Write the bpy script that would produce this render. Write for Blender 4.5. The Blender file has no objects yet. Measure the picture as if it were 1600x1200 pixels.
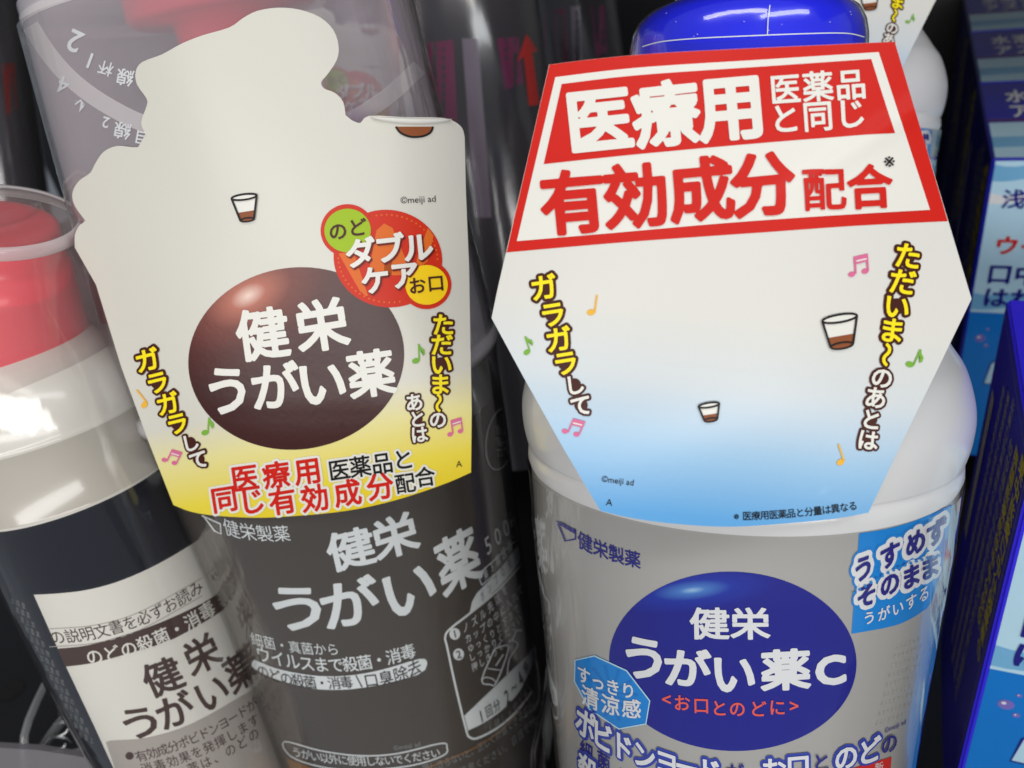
import bpy, bmesh, math, random
from mathutils import Vector, Matrix
from mathutils.bvhtree import BVHTree
from mathutils.geometry import delaunay_2d_cdt
import numpy as np

random.seed(7)
S = bpy.context.scene
COL = S.collection
R_ = math.radians

# ---------------------------------------------------------------- camera, world, lamps, exposure
F = 1300.0                                   # focal length in photo pixels (photo is 1600 x 1200)
PITCH, ROLL = R_(14.0), R_(4.5)
CP = Vector((0, 0, 0.19))
FWD = Vector((0, math.cos(PITCH), -math.sin(PITCH)))
_r0, _u0 = Vector((1, 0, 0)), Vector((0, math.sin(PITCH), math.cos(PITCH)))
RT = _r0 * math.cos(ROLL) - _u0 * math.sin(ROLL)
UP = _u0 * math.cos(ROLL) + _r0 * math.sin(ROLL)
cam_d = bpy.data.cameras.new('camera')
cam_d.sensor_width = 36.0
cam_d.lens = 36.0 * F / 1600.0
cam_d.clip_start, cam_d.clip_end = 0.005, 20.0
cam_d.dof.use_dof = True
cam_d.dof.focus_distance = 0.135
cam_d.dof.aperture_fstop = 27.0
cam = bpy.data.objects.new('camera', cam_d)
COL.objects.link(cam)
M3 = Matrix((RT, UP, -FWD)).transposed()
cam.matrix_world = Matrix.Translation(CP) @ M3.to_4x4()
S.camera = cam

W = bpy.data.worlds.new('World')
S.world = W
W.use_nodes = True
W.node_tree.nodes['Background'].inputs[0].default_value = (0.80, 0.88, 1.0, 1)
W.node_tree.nodes['Background'].inputs[1].default_value = 0.17


def area(name, loc, target, sx, sy, power, col=(1, 0.97, 0.92)):
    l = bpy.data.lights.new(name, 'AREA')
    l.shape, l.size, l.size_y, l.energy, l.color = 'RECTANGLE', sx, sy, power, col
    o = bpy.data.objects.new(name, l)
    COL.objects.link(o)
    o.location = loc
    o.rotation_euler = (Vector(target) - Vector(loc)).to_track_quat('-Z', 'Y').to_euler()
    return o


area('ceiling_lamp', (-0.35, -0.70, 1.15), (0.0, 0.16, 0.10), 1.3, 0.16, 4.8)
area('ceiling_lamp', (0.55, -0.95, 1.05), (0.05, 0.16, 0.10), 1.2, 0.18, 4.6, (0.95, 0.98, 1.0))
area('front_fill', (-0.1, -1.4, 0.02), (0.0, 0.2, 0.10), 2.4, 0.35, 22.0, (1, 0.985, 0.965))  # added low frontal fill light, no real fixture

S.view_settings.view_transform = 'Standard'
S.view_settings.look = 'None'
S.view_settings.exposure = 0.0
S.view_settings.gamma = 1.0
S.view_settings.use_curve_mapping = False
S.render.engine = 'CYCLES'
S.cycles.use_denoising = True
S.cycles.max_bounces = 10
S.cycles.transparent_max_bounces = 24
S.cycles.caustics_reflective = False
S.cycles.caustics_refractive = False


# ---------------------------------------------------------------- helpers: pixels of the photo to points
def ray(px, py):
    return FWD + RT * ((px - 800) / F) - UP * ((py - 600) / F)


def at(px, py, d):
    return CP + ray(px, py) * d


def proj(p):
    v = Vector(p) - CP
    z = v.dot(FWD)
    return 800 + F * v.dot(RT) / z, 600 - F * v.dot(UP) / z, z


def srgb(*c):
    out = []
    for v in c:
        v = v / 255.0
        out.append(v / 12.92 if v <= 0.04045 else ((v + 0.055) / 1.055) ** 2.4)
    return (*out, 1.0)


# ---------------------------------------------------------------- materials
def new_mat(name):
    m = bpy.data.materials.new(name)
    m.use_nodes = True
    nt = m.node_tree
    return m, nt, nt.nodes['Principled BSDF']


def pmat(name, col, rough=0.4, metal=0.0, coat=0.0, spec=0.5, var=0.06, scale=60.0, bump=0.0, bscale=400.0, trans=0.0, sss=0.0):
    """Principled material with a little uneven colour and gloss."""
    m, nt, b = new_mat(name)
    N, L = nt.nodes, nt.links
    tc = N.new('ShaderNodeTexCoord')
    nz = N.new('ShaderNodeTexNoise')
    nz.inputs['Scale'].default_value = scale
    nz.inputs['Detail'].default_value = 5
    L.new(tc.outputs['Object'], nz.inputs['Vector'])
    mx = N.new('ShaderNodeMix')
    mx.data_type = 'RGBA'
    a = [max(0, c * (1 - var)) for c in col[:3]] + [1]
    c2 = [min(1, c * (1 + var)) for c in col[:3]] + [1]
    mx.inputs[6].default_value, mx.inputs[7].default_value = a, c2
    L.new(nz.outputs['Fac'], mx.inputs[0])
    L.new(mx.outputs[2], b.inputs['Base Color'])
    mr = N.new('ShaderNodeMapRange')
    mr.inputs['To Min'].default_value = max(0.02, rough - 0.06)
    mr.inputs['To Max'].default_value = min(1, rough + 0.06)
    L.new(nz.outputs['Fac'], mr.inputs['Value'])
    L.new(mr.outputs[0], b.inputs['Roughness'])
    b.inputs['Metallic'].default_value = metal
    b.inputs['Coat Weight'].default_value = coat
    b.inputs['Coat Roughness'].default_value = 0.08
    b.inputs['Specular IOR Level'].default_value = spec
    b.inputs['Transmission Weight'].default_value = trans
    if sss:
        b.inputs['Subsurface Weight'].default_value = sss
        b.inputs['Subsurface Radius'].default_value = (0.004, 0.004, 0.004)
    if bump:
        n2 = N.new('ShaderNodeTexNoise')
        n2.inputs['Scale'].default_value = bscale
        n2.inputs['Detail'].default_value = 3
        L.new(tc.outputs['Object'], n2.inputs['Vector'])
        bp = N.new('ShaderNodeBump')
        bp.inputs['Strength'].default_value = bump
        bp.inputs['Distance'].default_value = 0.001
        L.new(n2.outputs['Fac'], bp.inputs['Height'])
        L.new(bp.outputs[0], b.inputs['Normal'])
    return m


def clear_mat(name, tint=(1, 1, 1, 1), milk=0.06, gloss=1.0, rough=0.08, wrinkle=0.0, wscale=60.0, milkcol=(0.8, 0.8, 0.8, 1)):
    """Thin clear plastic: see-through, a share of milky haze and a fresnel gloss."""
    m, nt, b = new_mat(name)
    N, L = nt.nodes, nt.links
    N.remove(b)
    out = N['Material Output']
    tr = N.new('ShaderNodeBsdfTransparent')
    tr.inputs[0].default_value = tint
    df = N.new('ShaderNodeBsdfDiffuse')
    df.inputs[0].default_value = milkcol
    tl = N.new('ShaderNodeBsdfTranslucent')
    tl.inputs[0].default_value = milkcol
    dd = N.new('ShaderNodeMixShader')
    dd.inputs[0].default_value = 0.4
    L.new(df.outputs[0], dd.inputs[1])
    L.new(tl.outputs[0], dd.inputs[2])
    m1 = N.new('ShaderNodeMixShader')
    lw = N.new('ShaderNodeLayerWeight')
    lw.inputs[0].default_value = 0.25
    ma = N.new('ShaderNodeMath')
    ma.operation = 'MULTIPLY_ADD'
    L.new(lw.outputs['Facing'], ma.inputs[0])
    ma.inputs[1].default_value = min(0.9, milk * 2.2)
    ma.inputs[2].default_value = milk * 0.75
    L.new(ma.outputs[0], m1.inputs[0])
    L.new(tr.outputs[0], m1.inputs[1])
    L.new(dd.outputs[0], m1.inputs[2])
    gl = N.new('ShaderNodeBsdfGlossy')
    gl.inputs['Roughness'].default_value = rough
    fr = N.new('ShaderNodeLayerWeight')         # the same gloss seen from inside and outside of the thin wall
    fr.inputs[0].default_value = 0.5
    pw = N.new('ShaderNodeMath')
    pw.operation = 'POWER'
    pw.inputs[1].default_value = 4.0
    L.new(fr.outputs['Facing'], pw.inputs[0])
    sc = N.new('ShaderNodeMath')
    sc.operation = 'MULTIPLY_ADD'
    sc.inputs[1].default_value = 0.9
    sc.inputs[2].default_value = 0.05
    L.new(pw.outputs[0], sc.inputs[0])
    mm = N.new('ShaderNodeMath')
    mm.operation = 'MULTIPLY'
    mm.use_clamp = True
    mm.inputs[1].default_value = gloss
    L.new(sc.outputs[0], mm.inputs[0])
    m2 = N.new('ShaderNodeMixShader')
    L.new(mm.outputs[0], m2.inputs[0])
    L.new(m1.outputs[0], m2.inputs[1])
    L.new(gl.outputs[0], m2.inputs[2])
    L.new(m2.outputs[0], out.inputs[0])
    if wrinkle:
        tc = N.new('ShaderNodeTexCoord')
        mp = N.new('ShaderNodeMapping')
        mp.inputs['Scale'].default_value = (1, 1, 0.25)
        L.new(tc.outputs['Object'], mp.inputs[0])
        nz = N.new('ShaderNodeTexNoise')
        nz.inputs['Scale'].default_value = wscale
        nz.inputs['Detail'].default_value = 4
        nz.inputs['Distortion'].default_value = 0.8
        L.new(mp.outputs[0], nz.inputs['Vector'])
        bp = N.new('ShaderNodeBump')
        bp.inputs['Strength'].default_value = wrinkle
        bp.inputs['Distance'].default_value = 0.004
        L.new(nz.outputs['Fac'], bp.inputs['Height'])
        for s in (gl, fr):
            L.new(bp.outputs[0], s.inputs['Normal'])
    return m


def uvramp(name, fx, fy, c0, stops, rough=0.45, radial=None, coat=0.0, bump=0.04):
    """Printed colour gradient. t = fx*u + fy*v + c0 over the print's own UV sheet (photo pixels / 1000)."""
    m, nt, b = new_mat(name)
    N, L = nt.nodes, nt.links
    uv = N.new('ShaderNodeUVMap')
    uv.uv_map = 'print'
    if radial:
        cx, cy, ax, ay, ang = radial
        mp = N.new('ShaderNodeMapping')
        mp.vector_type = 'TEXTURE'
        mp.inputs['Location'].default_value = (cx / 1000, cy / 1000, 0)
        mp.inputs['Rotation'].default_value = (0, 0, R_(ang))
        mp.inputs['Scale'].default_value = (ax / 1000, ay / 1000, 1)
        L.new(uv.outputs[0], mp.inputs[0])
        ln = N.new('ShaderNodeVectorMath')
        ln.operation = 'LENGTH'
        L.new(mp.outputs[0], ln.inputs[0])
        val = ln.outputs['Value']
    else:
        dt = N.new('ShaderNodeVectorMath')
        dt.operation = 'DOT_PRODUCT'
        dt.inputs[1].default_value = (fx, fy, 0)
        L.new(uv.outputs[0], dt.inputs[0])
        ad = N.new('ShaderNodeMath')
        ad.operation = 'ADD'
        ad.inputs[1].default_value = c0
        L.new(dt.outputs['Value'], ad.inputs[0])
        val = ad.outputs[0]
    cr = N.new('ShaderNodeValToRGB')
    el = cr.color_ramp.elements
    el[0].position, el[0].color = stops[0]
    el[1].position, el[1].color = stops[-1]
    for p, c in stops[1:-1]:
        e = el.new(p)
        e.color = c
    L.new(val, cr.inputs[0])
    L.new(cr.outputs[0], b.inputs['Base Color'])
    b.inputs['Roughness'].default_value = rough
    b.inputs['Coat Weight'].default_value = coat
    b.inputs['Coat Roughness'].default_value = 0.2
    if bump:
        tc = N.new('ShaderNodeTexCoord')
        nz = N.new('ShaderNodeTexNoise')
        nz.inputs['Scale'].default_value = 900
        nz2 = N.new('ShaderNodeTexNoise')
        nz2.inputs['Scale'].default_value = 45
        L.new(tc.outputs['Object'], nz.inputs['Vector'])
        L.new(tc.outputs['Object'], nz2.inputs['Vector'])
        ad2 = N.new('ShaderNodeMath')
        ad2.operation = 'MULTIPLY_ADD'
        ad2.inputs[1].default_value = 6.0
        L.new(nz2.outputs['Fac'], ad2.inputs[0])
        L.new(nz.outputs['Fac'], ad2.inputs[2])
        bp = N.new('ShaderNodeBump')
        bp.inputs['Strength'].default_value = bump
        bp.inputs['Distance'].default_value = 0.0006
        L.new(ad2.outputs[0], bp.inputs['Height'])
        L.new(bp.outputs[0], b.inputs['Normal'])
    return m


M = {}
PAPER = srgb(219, 217, 209)
PAPER_WARM = srgb(210, 207, 196)
M['black'] = pmat('black_ink', srgb(28, 26, 26), 0.45, spec=0.22)
M['ink_brown'] = pmat('dark_brown_ink', srgb(70, 30, 22), 0.42, spec=0.22)
M['white'] = pmat('white_ink', srgb(228, 226, 217), 0.42, var=0.02)
M['red'] = pmat('red_ink', srgb(205, 34, 24), 0.4, spec=0.22, var=0.05)
M['seal_red'] = pmat('seal_red_ink', srgb(206, 46, 22), 0.4, spec=0.22)
M['seal_shadow'] = pmat('maroon_ink', srgb(110, 20, 12), 0.4, spec=0.22)
M['orange'] = pmat('orange_ink', srgb(222, 108, 36), 0.4, spec=0.22)
M['yellow'] = pmat('yellow_ink', srgb(250, 228, 30), 0.42, spec=0.22, var=0.02)
M['sun_yellow'] = pmat('golden_yellow_ink', srgb(247, 206, 24), 0.42, spec=0.22)
M['lime'] = pmat('lime_ink', srgb(160, 190, 30), 0.42, spec=0.22)
M['green'] = pmat('green_ink', srgb(120, 175, 60), 0.42, spec=0.22)
M['pink'] = pmat('pink_ink', srgb(216, 108, 150), 0.42, spec=0.22)
M['amber'] = pmat('amber_ink', srgb(236, 180, 60), 0.42, spec=0.22)
M['coffee'] = pmat('brown_liquid_ink', srgb(140, 78, 44), 0.42, spec=0.22)
M['paper_back'] = pmat('uncoated_paper', srgb(205, 203, 196), 0.7, bump=0.05)
M['tag_blue'] = uvramp('sky_blue_printed_paper', -0.10, 1.0, 0.0,
                       [(0.38, PAPER), (0.49, srgb(208, 214, 216)), (0.60, srgb(152, 192, 222)), (0.70, srgb(92, 164, 220))], 0.42, coat=0.1)
M['tag_yellow'] = uvramp('yellow_printed_paper', 0.20, 1.0, 0.0,
                         [(0.72, PAPER_WARM), (0.78, srgb(230, 220, 150)), (0.85, srgb(232, 212, 66)), (0.91, srgb(230, 200, 20))], 0.42, coat=0.1)
M['button_brown'] = uvramp('printed_brown_gradient', 0, 0, 0,
                           [(0.0, srgb(236, 205, 190)), (0.14, srgb(176, 100, 80)), (0.35, srgb(112, 48, 36)), (0.62, srgb(78, 26, 20)), (1.0, srgb(58, 18, 14))],
                           0.4, radial=(388, 462, 210, 120, -28))
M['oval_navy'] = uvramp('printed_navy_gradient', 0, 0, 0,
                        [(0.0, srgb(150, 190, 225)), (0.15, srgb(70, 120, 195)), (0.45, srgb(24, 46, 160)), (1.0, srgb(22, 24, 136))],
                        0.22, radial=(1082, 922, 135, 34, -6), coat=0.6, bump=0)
M['navy'] = pmat('navy_ink', srgb(36, 34, 130), 0.25, coat=0.4)
M['cobalt'] = pmat('cobalt_ink', srgb(48, 66, 168), 0.25, coat=0.4)
M['cyan'] = pmat('bright_blue_ink', srgb(20, 132, 214), 0.3, coat=0.4)
M['coral'] = pmat('coral_ink', srgb(232, 92, 78), 0.3, coat=0.3)
M['gloss_white'] = pmat('glossy_white_ink', srgb(225, 226, 228), 0.28, coat=0.4, var=0.02)
M['pale'] = pmat('pale_grey_ink', srgb(218, 222, 222), 0.3, coat=0.3, var=0.05)
M['pale_dim'] = pmat('dim_grey_ink', srgb(128, 130, 128), 0.3, coat=0.3)
M['dark_print'] = pmat('charcoal_ink', srgb(48, 44, 42), 0.3)
M['tan'] = pmat('tan_ink', srgb(130, 92, 52), 0.3)
M['brown_print'] = pmat('sepia_ink', srgb(72, 52, 46), 0.35)
M['label_white'] = pmat('white_film_label', srgb(228, 224, 214), 0.25, coat=0.35, var=0.04, scale=40)
M['label_grey'] = pmat('greige_ink', srgb(172, 164, 156), 0.3)
M['faint'] = pmat('faint_grey_ink', srgb(186, 182, 174), 0.3)

M['silver'] = pmat('silver_translucent_plastic', srgb(188, 186, 181), 0.25, metal=0.25, coat=0.6, var=0.05, scale=12)
M['white_pl'] = pmat('milky_white_plastic', srgb(214, 214, 214), 0.3, coat=0.3, var=0.03, scale=20, sss=0.2)
M['blue_cap'] = pmat('royal_blue_plastic', srgb(24, 34, 246), 0.25, coat=0.4, var=0.08, scale=30)
M['dark_bottle'] = pmat('dark_liquid_in_pet', srgb(72, 65, 59), 0.14, coat=0.9, var=0.35, scale=18)
M['dark_shoulder'] = pmat('smoky_pet', srgb(100, 98, 98), 0.2, coat=0.6, var=0.2, scale=25)
M['milky'] = pmat('cloudy_empty_pet', srgb(226, 221, 211), 0.25, coat=0.4, var=0.06, scale=22)
M['murky'] = pmat('stained_pet', srgb(196, 189, 177), 0.2, coat=0.5, var=0.2, scale=30)
M['iodine'] = pmat('black_blue_liquid', srgb(14, 18, 30), 0.12, coat=0.8, var=0.3, scale=20)
M['pink_cap'] = pmat('coral_pink_plastic', srgb(246, 62, 80), 0.35, coat=0.2, var=0.07, scale=50)
M['cup'] = clear_mat('clear_cup_plastic', (0.96, 0.95, 0.98, 1), 0.36, 1.2, 0.12, 0.04, 40, (1.0, 0.95, 1.0, 1))
M['cup_small'] = clear_mat('thin_clear_cup_plastic', (1, 0.99, 0.98, 1), 0.17, 1.2, 0.1, 0.1, 50, (0.97, 0.92, 0.90, 1))
M['cup_rim'] = clear_mat('frosted_cup_rim', (0.96, 0.95, 0.98, 1), 0.85, 1.0, 0.12, 0, 50, (0.95, 0.93, 0.93, 1))
M['film'] = clear_mat('shrink_film', (1, 1, 1, 1), 0.018, 1.4, 0.08, 0.4, 34)
M['cup_lip'] = clear_mat('clear_cup_lip', (0.96, 0.95, 0.98, 1), 0.4, 1.2, 0.12, 0, 50, (0.95, 0.93, 0.93, 1))
M['film_label'] = clear_mat('label_over_film', (1, 1, 1, 1), 0.008, 1.2, 0.07, 0.5, 30)
M['film_back'] = clear_mat('plain_shrink_film', (1, 1, 1, 1), 0.05, 0.8, 0.15, 0.25, 40)
M['divider'] = clear_mat('clear_acrylic', (0.92, 0.96, 0.96, 1), 0.34, 2.2, 0.06)
M['steel'] = pmat('chromed_wire', srgb(190, 190, 190), 0.2, metal=1.0)
M['shelf'] = pmat('black_shelf_steel', srgb(22, 22, 25), 0.45, var=0.4, scale=30)
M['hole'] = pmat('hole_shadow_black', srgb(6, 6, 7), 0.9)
M['rail'] = clear_mat('grey_rail_plastic', (0.7, 0.68, 0.7, 1), 0.45, 1.0, 0.2, 0, 50, (0.42, 0.40, 0.42, 1))
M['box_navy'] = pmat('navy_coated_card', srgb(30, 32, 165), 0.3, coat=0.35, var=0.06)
M['box_navy_bright'] = pmat('brightened_ultramarine_card', srgb(58, 44, 235), 0.3, coat=0.35)  # front carton's card, colour brightened to make up for light blocked there
M['box_blue'] = pmat('azure_ink', srgb(22, 120, 205), 0.3, coat=0.3, var=0.1)
M['box_ice'] = pmat('ice_blue_ink', srgb(186, 222, 240), 0.3, coat=0.3, var=0.14, scale=50)
M['box_wave'] = pmat('wave_blue_ink', srgb(120, 180, 220), 0.3, coat=0.3, var=0.1)
M['magenta'] = pmat('plum_printed_film', srgb(110, 26, 72), 0.25, coat=0.5, var=0.2)
M['smoke'] = pmat('dark_grey_plastic', srgb(52, 48, 54), 0.2, coat=0.7, var=0.4, scale=20)
M['lilac'] = pmat('lilac_grey_film', srgb(120, 108, 124), 0.25, coat=0.5, var=0.2)
M['bubble'] = pmat('violet_bubble_ink', srgb(120, 110, 190), 0.3)
M['lint'] = pmat('grey_lint', srgb(200, 198, 190), 0.8)


# ---------------------------------------------------------------- helpers: things and parts
def thing(name, label, cat, loc, group=None):
    o = bpy.data.objects.new(name, None)
    o.empty_display_size = 0.01
    COL.objects.link(o)
    o.location = loc
    o['label'], o['category'] = label, cat
    if group:
        o['group'] = group
    return o


def root_of(o):
    while o.parent:
        o = o.parent
    return o


def mesh_obj(name, verts, faces, mats, parent=None, fmats=None, normals=None, uvs=None, smooth=True):
    off = Vector(root_of(parent).location) if parent else Vector((0, 0, 0))
    me = bpy.data.meshes.new(name)
    me.from_pydata([tuple(Vector(v) - off) for v in verts], [], faces)
    for m in (mats if isinstance(mats, (list, tuple)) else [mats]):
        me.materials.append(m)
    if fmats:
        me.polygons.foreach_set('material_index', fmats)
    me.polygons.foreach_set('use_smooth', [smooth] * len(me.polygons))
    if uvs:
        lay = me.uv_layers.new(name='print')
        for lp in me.loops:
            lay.data[lp.index].uv = uvs[lp.vertex_index]
    me.update()
    if normals:
        me.normals_split_custom_set_from_vertices([tuple(n) for n in normals])
    o = bpy.data.objects.new(name, me)
    COL.objects.link(o)
    if parent:
        o.parent = parent
    return o


def tag_obj(o, label, cat, group=None):
    o['label'], o['category'] = label, cat
    if group:
        o['group'] = group
    return o


def structure(o):
    o['kind'] = 'structure'
    return o


def copy_tree(o, parent=None):
    c = o.copy()
    COL.objects.link(c)
    if parent:
        c.parent = parent
    for ch in list(o.children):
        copy_tree(ch, c)
    return c


# ---------------------------------------------------------------- turned bodies
class Lathe:
    """A turned body on a leaning axis; its profile is measured on the photo as (height of the axis point, half width)."""

    def __init__(self, pa, da, pb, db=None, k=(1, 1)):
        self.k, self.ya, self.yb = k, pa[1], pb[1]
        self.A = at(pa[0], pa[1], da)
        if db is None:                       # axis that leans only sideways
            rb = ray(*pb)
            db = (self.A.y - CP.y) / rb.y
        self.d = (at(pb[0], pb[1], db) - self.A).normalized()
        a = Vector((0, -1, 0))
        self.e1 = (a - self.d * a.dot(self.d)).normalized()
        self.e2 = self.d.cross(self.e1)

    def s_of(self, py):
        lo, hi = -0.3, 0.3
        for _ in range(50):
            mid = (lo + hi) / 2
            q = self.A + self.d * mid
            z = proj(q)
            if z[2] < 0.01 or z[1] > py:
                hi = mid
            else:
                lo = mid
        return (lo + hi) / 2

    def sr(self, py, hw):
        t = (py - self.ya) / (self.yb - self.ya)
        hw = hw * (self.k[0] * (1 - t) + self.k[1] * t)
        s = self.s_of(py)
        z = proj(self.A + self.d * s)[2]
        return s, z * math.sin(math.atan(hw / F))

    def profile(self, pts):
        return [self.sr(*p) for p in pts]

    def rings(self, prof, n=128):
        v, f = [], []
        for s, r in prof:
            c = self.A + self.d * s
            for k in range(n):
                t = 2 * math.pi * k / n
                v.append(c + (self.e1 * math.cos(t) + self.e2 * math.sin(t)) * r)
        for i in range(len(prof) - 1):
            for k in range(n):
                k2 = (k + 1) % n
                f.append((i * n + k, i * n + k2, (i + 1) * n + k2, (i + 1) * n + k))
        return v, f

    def to_floor(self, prof):
        e = self.A + self.d * prof[-1][0]
        g = -(e - FLOOR_P).dot(ED) / self.d.dot(ED)
        return prof + [(prof[-1][0] + g, prof[-1][1])] if g > 0.0005 else prof

    def build(self, name, prof, mats, parent, seg_mats=None, n=128, cap=(True, True)):
        v, f = self.rings(prof, n)
        fm = []
        for i in range(len(prof) - 1):
            fm += [seg_mats[i] if seg_mats else 0] * n
        if cap[0]:
            b = len(v)
            v += v[:n]
            f.append(tuple(range(b, b + n)))
            fm.append(fm[0])
        if cap[1]:
            b = len(v)
            v += v[(len(prof) - 1) * n:len(prof) * n]
            f.append(tuple(range(b + n - 1, b - 1, -1)))
            fm.append(fm[len(prof) * n - n - 1])
        o = mesh_obj(name, v, f, mats, parent, fm)
        return o

    def surface(self, prof, n=160):
        v, f = self.rings(prof, n)
        bvh = BVHTree.FromPolygons([tuple(p) for p in v], f)
        A, d = self.A, self.d

        def rad(s):
            for i in range(len(prof) - 1):
                if prof[i][0] <= s <= prof[i + 1][0]:
                    t = (s - prof[i][0]) / max(1e-9, prof[i + 1][0] - prof[i][0])
                    return prof[i][1] * (1 - t) + prof[i + 1][1] * t
            return prof[-1][1]

        def surf(px, py, layer):
            for _ in range(60):
                hit = bvh.ray_cast(CP, ray(px, py).normalized())
                if hit[0] is not None:
                    break
                s = self.s_of(py)
                ax = proj(A + d * s)[0]
                px = px + (ax - px) * 0.01
            p = hit[0]
            q = p - A
            s = q.dot(d)
            rv = (q - d * s).normalized()
            sl = (rad(s + 0.001) - rad(s - 0.001)) / 0.002
            nrm = (rv - d * sl).normalized()
            return p + nrm * (layer * 0.00007), nrm
        surf.curved = True
        return surf


def smooth_profile(pts, n=6):
    """Catmull-Rom through (y, hw) points."""
    out = []
    for i in range(len(pts) - 1):
        p0, p1, p2, p3 = pts[max(0, i - 1)], pts[i], pts[i + 1], pts[min(len(pts) - 1, i + 2)]
        for k in range(n):
            t = k / n
            out.append(tuple(0.5 * (2 * b + (c - a) * t + (2 * a - 5 * b + 4 * c - e) * t * t + (3 * b - a - 3 * c + e) * t ** 3)
                             for a, b, c, e in zip(p0, p1, p2, p3)))
    out.append(pts[-1])
    return out


# ---------------------------------------------------------------- printing: letters and shapes laid on a surface
_gl = {}


def raw_glyph(txt):
    c = bpy.data.curves.new('glyph', 'FONT')
    c.body, c.resolution_u = txt, 3
    o = bpy.data.objects.new('glyph', c)
    COL.objects.link(o)
    ev = o.evaluated_get(bpy.context.evaluated_depsgraph_get())
    me = ev.to_mesh()
    vs = [(v.co.x, v.co.y) for v in me.vertices]
    fs = [tuple(p.vertices) for p in me.polygons]
    ev.to_mesh_clear()
    bpy.data.objects.remove(o)
    bpy.data.curves.remove(c)
    return vs, fs


def glyph(ch, off):
    """Outline of a letter grown by OFF em: distance field, then its iso-contour, then a filled mesh."""
    key = (ch, off)
    if key in _gl:
        return _gl[key]
    if (ch, 0) not in _gl:
        _gl[(ch, 0)] = raw_glyph(ch)
    vs, fs = _gl[(ch, 0)]
    if off <= 0.0 or not vs:
        return vs, fs
    cnt = {}
    P = {}

    def k(i):
        return (round(vs[i][0], 5), round(vs[i][1], 5))
    for f in fs:
        for i in range(len(f)):
            a, b = k(f[i]), k(f[(i + 1) % len(f)])
            if a != b:
                e = (a, b) if a < b else (b, a)
                cnt[e] = cnt.get(e, 0) + 1
    seg = np.array([e for e, c in cnt.items() if c == 1])
    A, B = seg[:, 0], seg[:, 1]
    lo = np.array(vs).min(0) - off - 0.04
    hi = np.array(vs).max(0) + off + 0.04
    h = 0.0125
    nx, ny = int((hi[0] - lo[0]) / h) + 2, int((hi[1] - lo[1]) / h) + 2
    X, Y = np.meshgrid(lo[0] + h * np.arange(nx), lo[1] + h * np.arange(ny), indexing='ij')
    Q = np.stack([X.ravel(), Y.ravel()], 1)
    d2 = np.full(len(Q), 9.0)
    ins = np.zeros(len(Q), bool)
    for a, b in zip(A, B):
        ab = b - a
        t = np.clip(((Q - a) @ ab) / max(1e-12, ab @ ab), 0, 1)
        q = Q - a - t[:, None] * ab
        d2 = np.minimum(d2, (q * q).sum(1))
        c = (a[1] > Q[:, 1]) != (b[1] > Q[:, 1])
        if c.any():
            xi = a[0] + (Q[:, 1] - a[1]) / (ab[1] if ab[1] else 1e-12) * ab[0]
            ins ^= c & (Q[:, 0] < xi)
    D = (np.where(ins, -1, 1) * np.sqrt(d2) - off).reshape(nx, ny) + 1e-7
    nxt = {}

    def ip(i, j, i2, j2):
        t = D[i, j] / (D[i, j] - D[i2, j2])
        return (i + (i2 - i) * t, j + (j2 - j) * t)
    S_ = D < 0
    act = np.argwhere((S_[:-1, :-1].astype(int) + S_[1:, :-1] + S_[1:, 1:] + S_[:-1, 1:]) % 4 != 0)
    for i, j in act:
        c = [(i, j), (i + 1, j), (i + 1, j + 1), (i, j + 1)]
        cr = []
        for q in range(4):
            a, b = c[q], c[(q + 1) % 4]
            if S_[a] != S_[b]:
                lo_, hi_ = (a, b) if a < b else (b, a)
                cr.append((lo_ + hi_, bool(S_[a]), ip(*lo_, *hi_)))
        outs = [x for x in cr if x[1]]
        inn = [x for x in cr if not x[1]]
        if len(outs) == 2:                     # saddle: keep the corners apart
            idx = [cr.index(o_) for o_ in outs]
            prs = [(outs[n_], cr[(idx[n_] + 3) % 4]) for n_ in range(2)]
        else:
            prs = [(outs[0], inn[0])]
        for o_, n_ in prs:
            nxt[o_[0]] = (n_[0], o_[2])
    loops = []
    while nxt:
        st = next(iter(nxt))
        cur, lp = st, []
        while cur in nxt:
            n_, p = nxt.pop(cur)
            lp.append((lo[0] + h * p[0], lo[1] + h * p[1]))
            cur = n_
        if len(lp) > 5:
            loops.append(lp)

    def simp(lp, tol=0.0032):
        def dp(a, b):
            if b - a < 2:
                return []
            pa, pb = np.array(lp[a]), np.array(lp[b % len(lp)])
            seg_ = np.array(lp[a + 1:b])
            dv = pb - pa
            L = np.hypot(*dv)
            r = seg_ - pa
            dist = np.abs(r[:, 0] * dv[1] - r[:, 1] * dv[0]) / L if L > 1e-9 else np.hypot(r[:, 0], r[:, 1])
            m = int(dist.argmax())
            if dist[m] < tol:
                return []
            m += a + 1
            return dp(a, m) + [m] + dp(m, b)
        n_ = len(lp)
        half = n_ // 2
        ix = [0] + dp(0, half) + [half] + dp(half, n_)
        return [lp[i] for i in ix]
    pv, pf = [], []
    for lp in loops:
        lp = simp(lp)
        if len(lp) < 3:
            continue
        pf.append(list(range(len(pv), len(pv) + len(lp))))
        pv += [Vector(p) for p in lp]
    r = delaunay_2d_cdt(pv, [], pf, 2, 1e-6)
    # keep the triangles inside an odd number of loops
    ov = [(v.x, v.y) for v in r[0]]
    of = []
    LP = [np.array([pv[i][:] for i in f]) for f in pf]
    for f in r[2]:
        cx = sum(ov[i][0] for i in f) / len(f)
        cy = sum(ov[i][1] for i in f) / len(f)
        w = 0
        for q in LP:
            x1, y1 = q[:, 0], q[:, 1]
            x2, y2 = np.roll(x1, -1), np.roll(y1, -1)
            m = (y1 > cy) != (y2 > cy)
            w += int((cx < x1[m] + (cy - y1[m]) / (y2[m] - y1[m]) * (x2[m] - x1[m])).sum())
        if w % 2:
            of.append(tuple(f))
    _gl[key] = (ov, of)
    return _gl[key]


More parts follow.
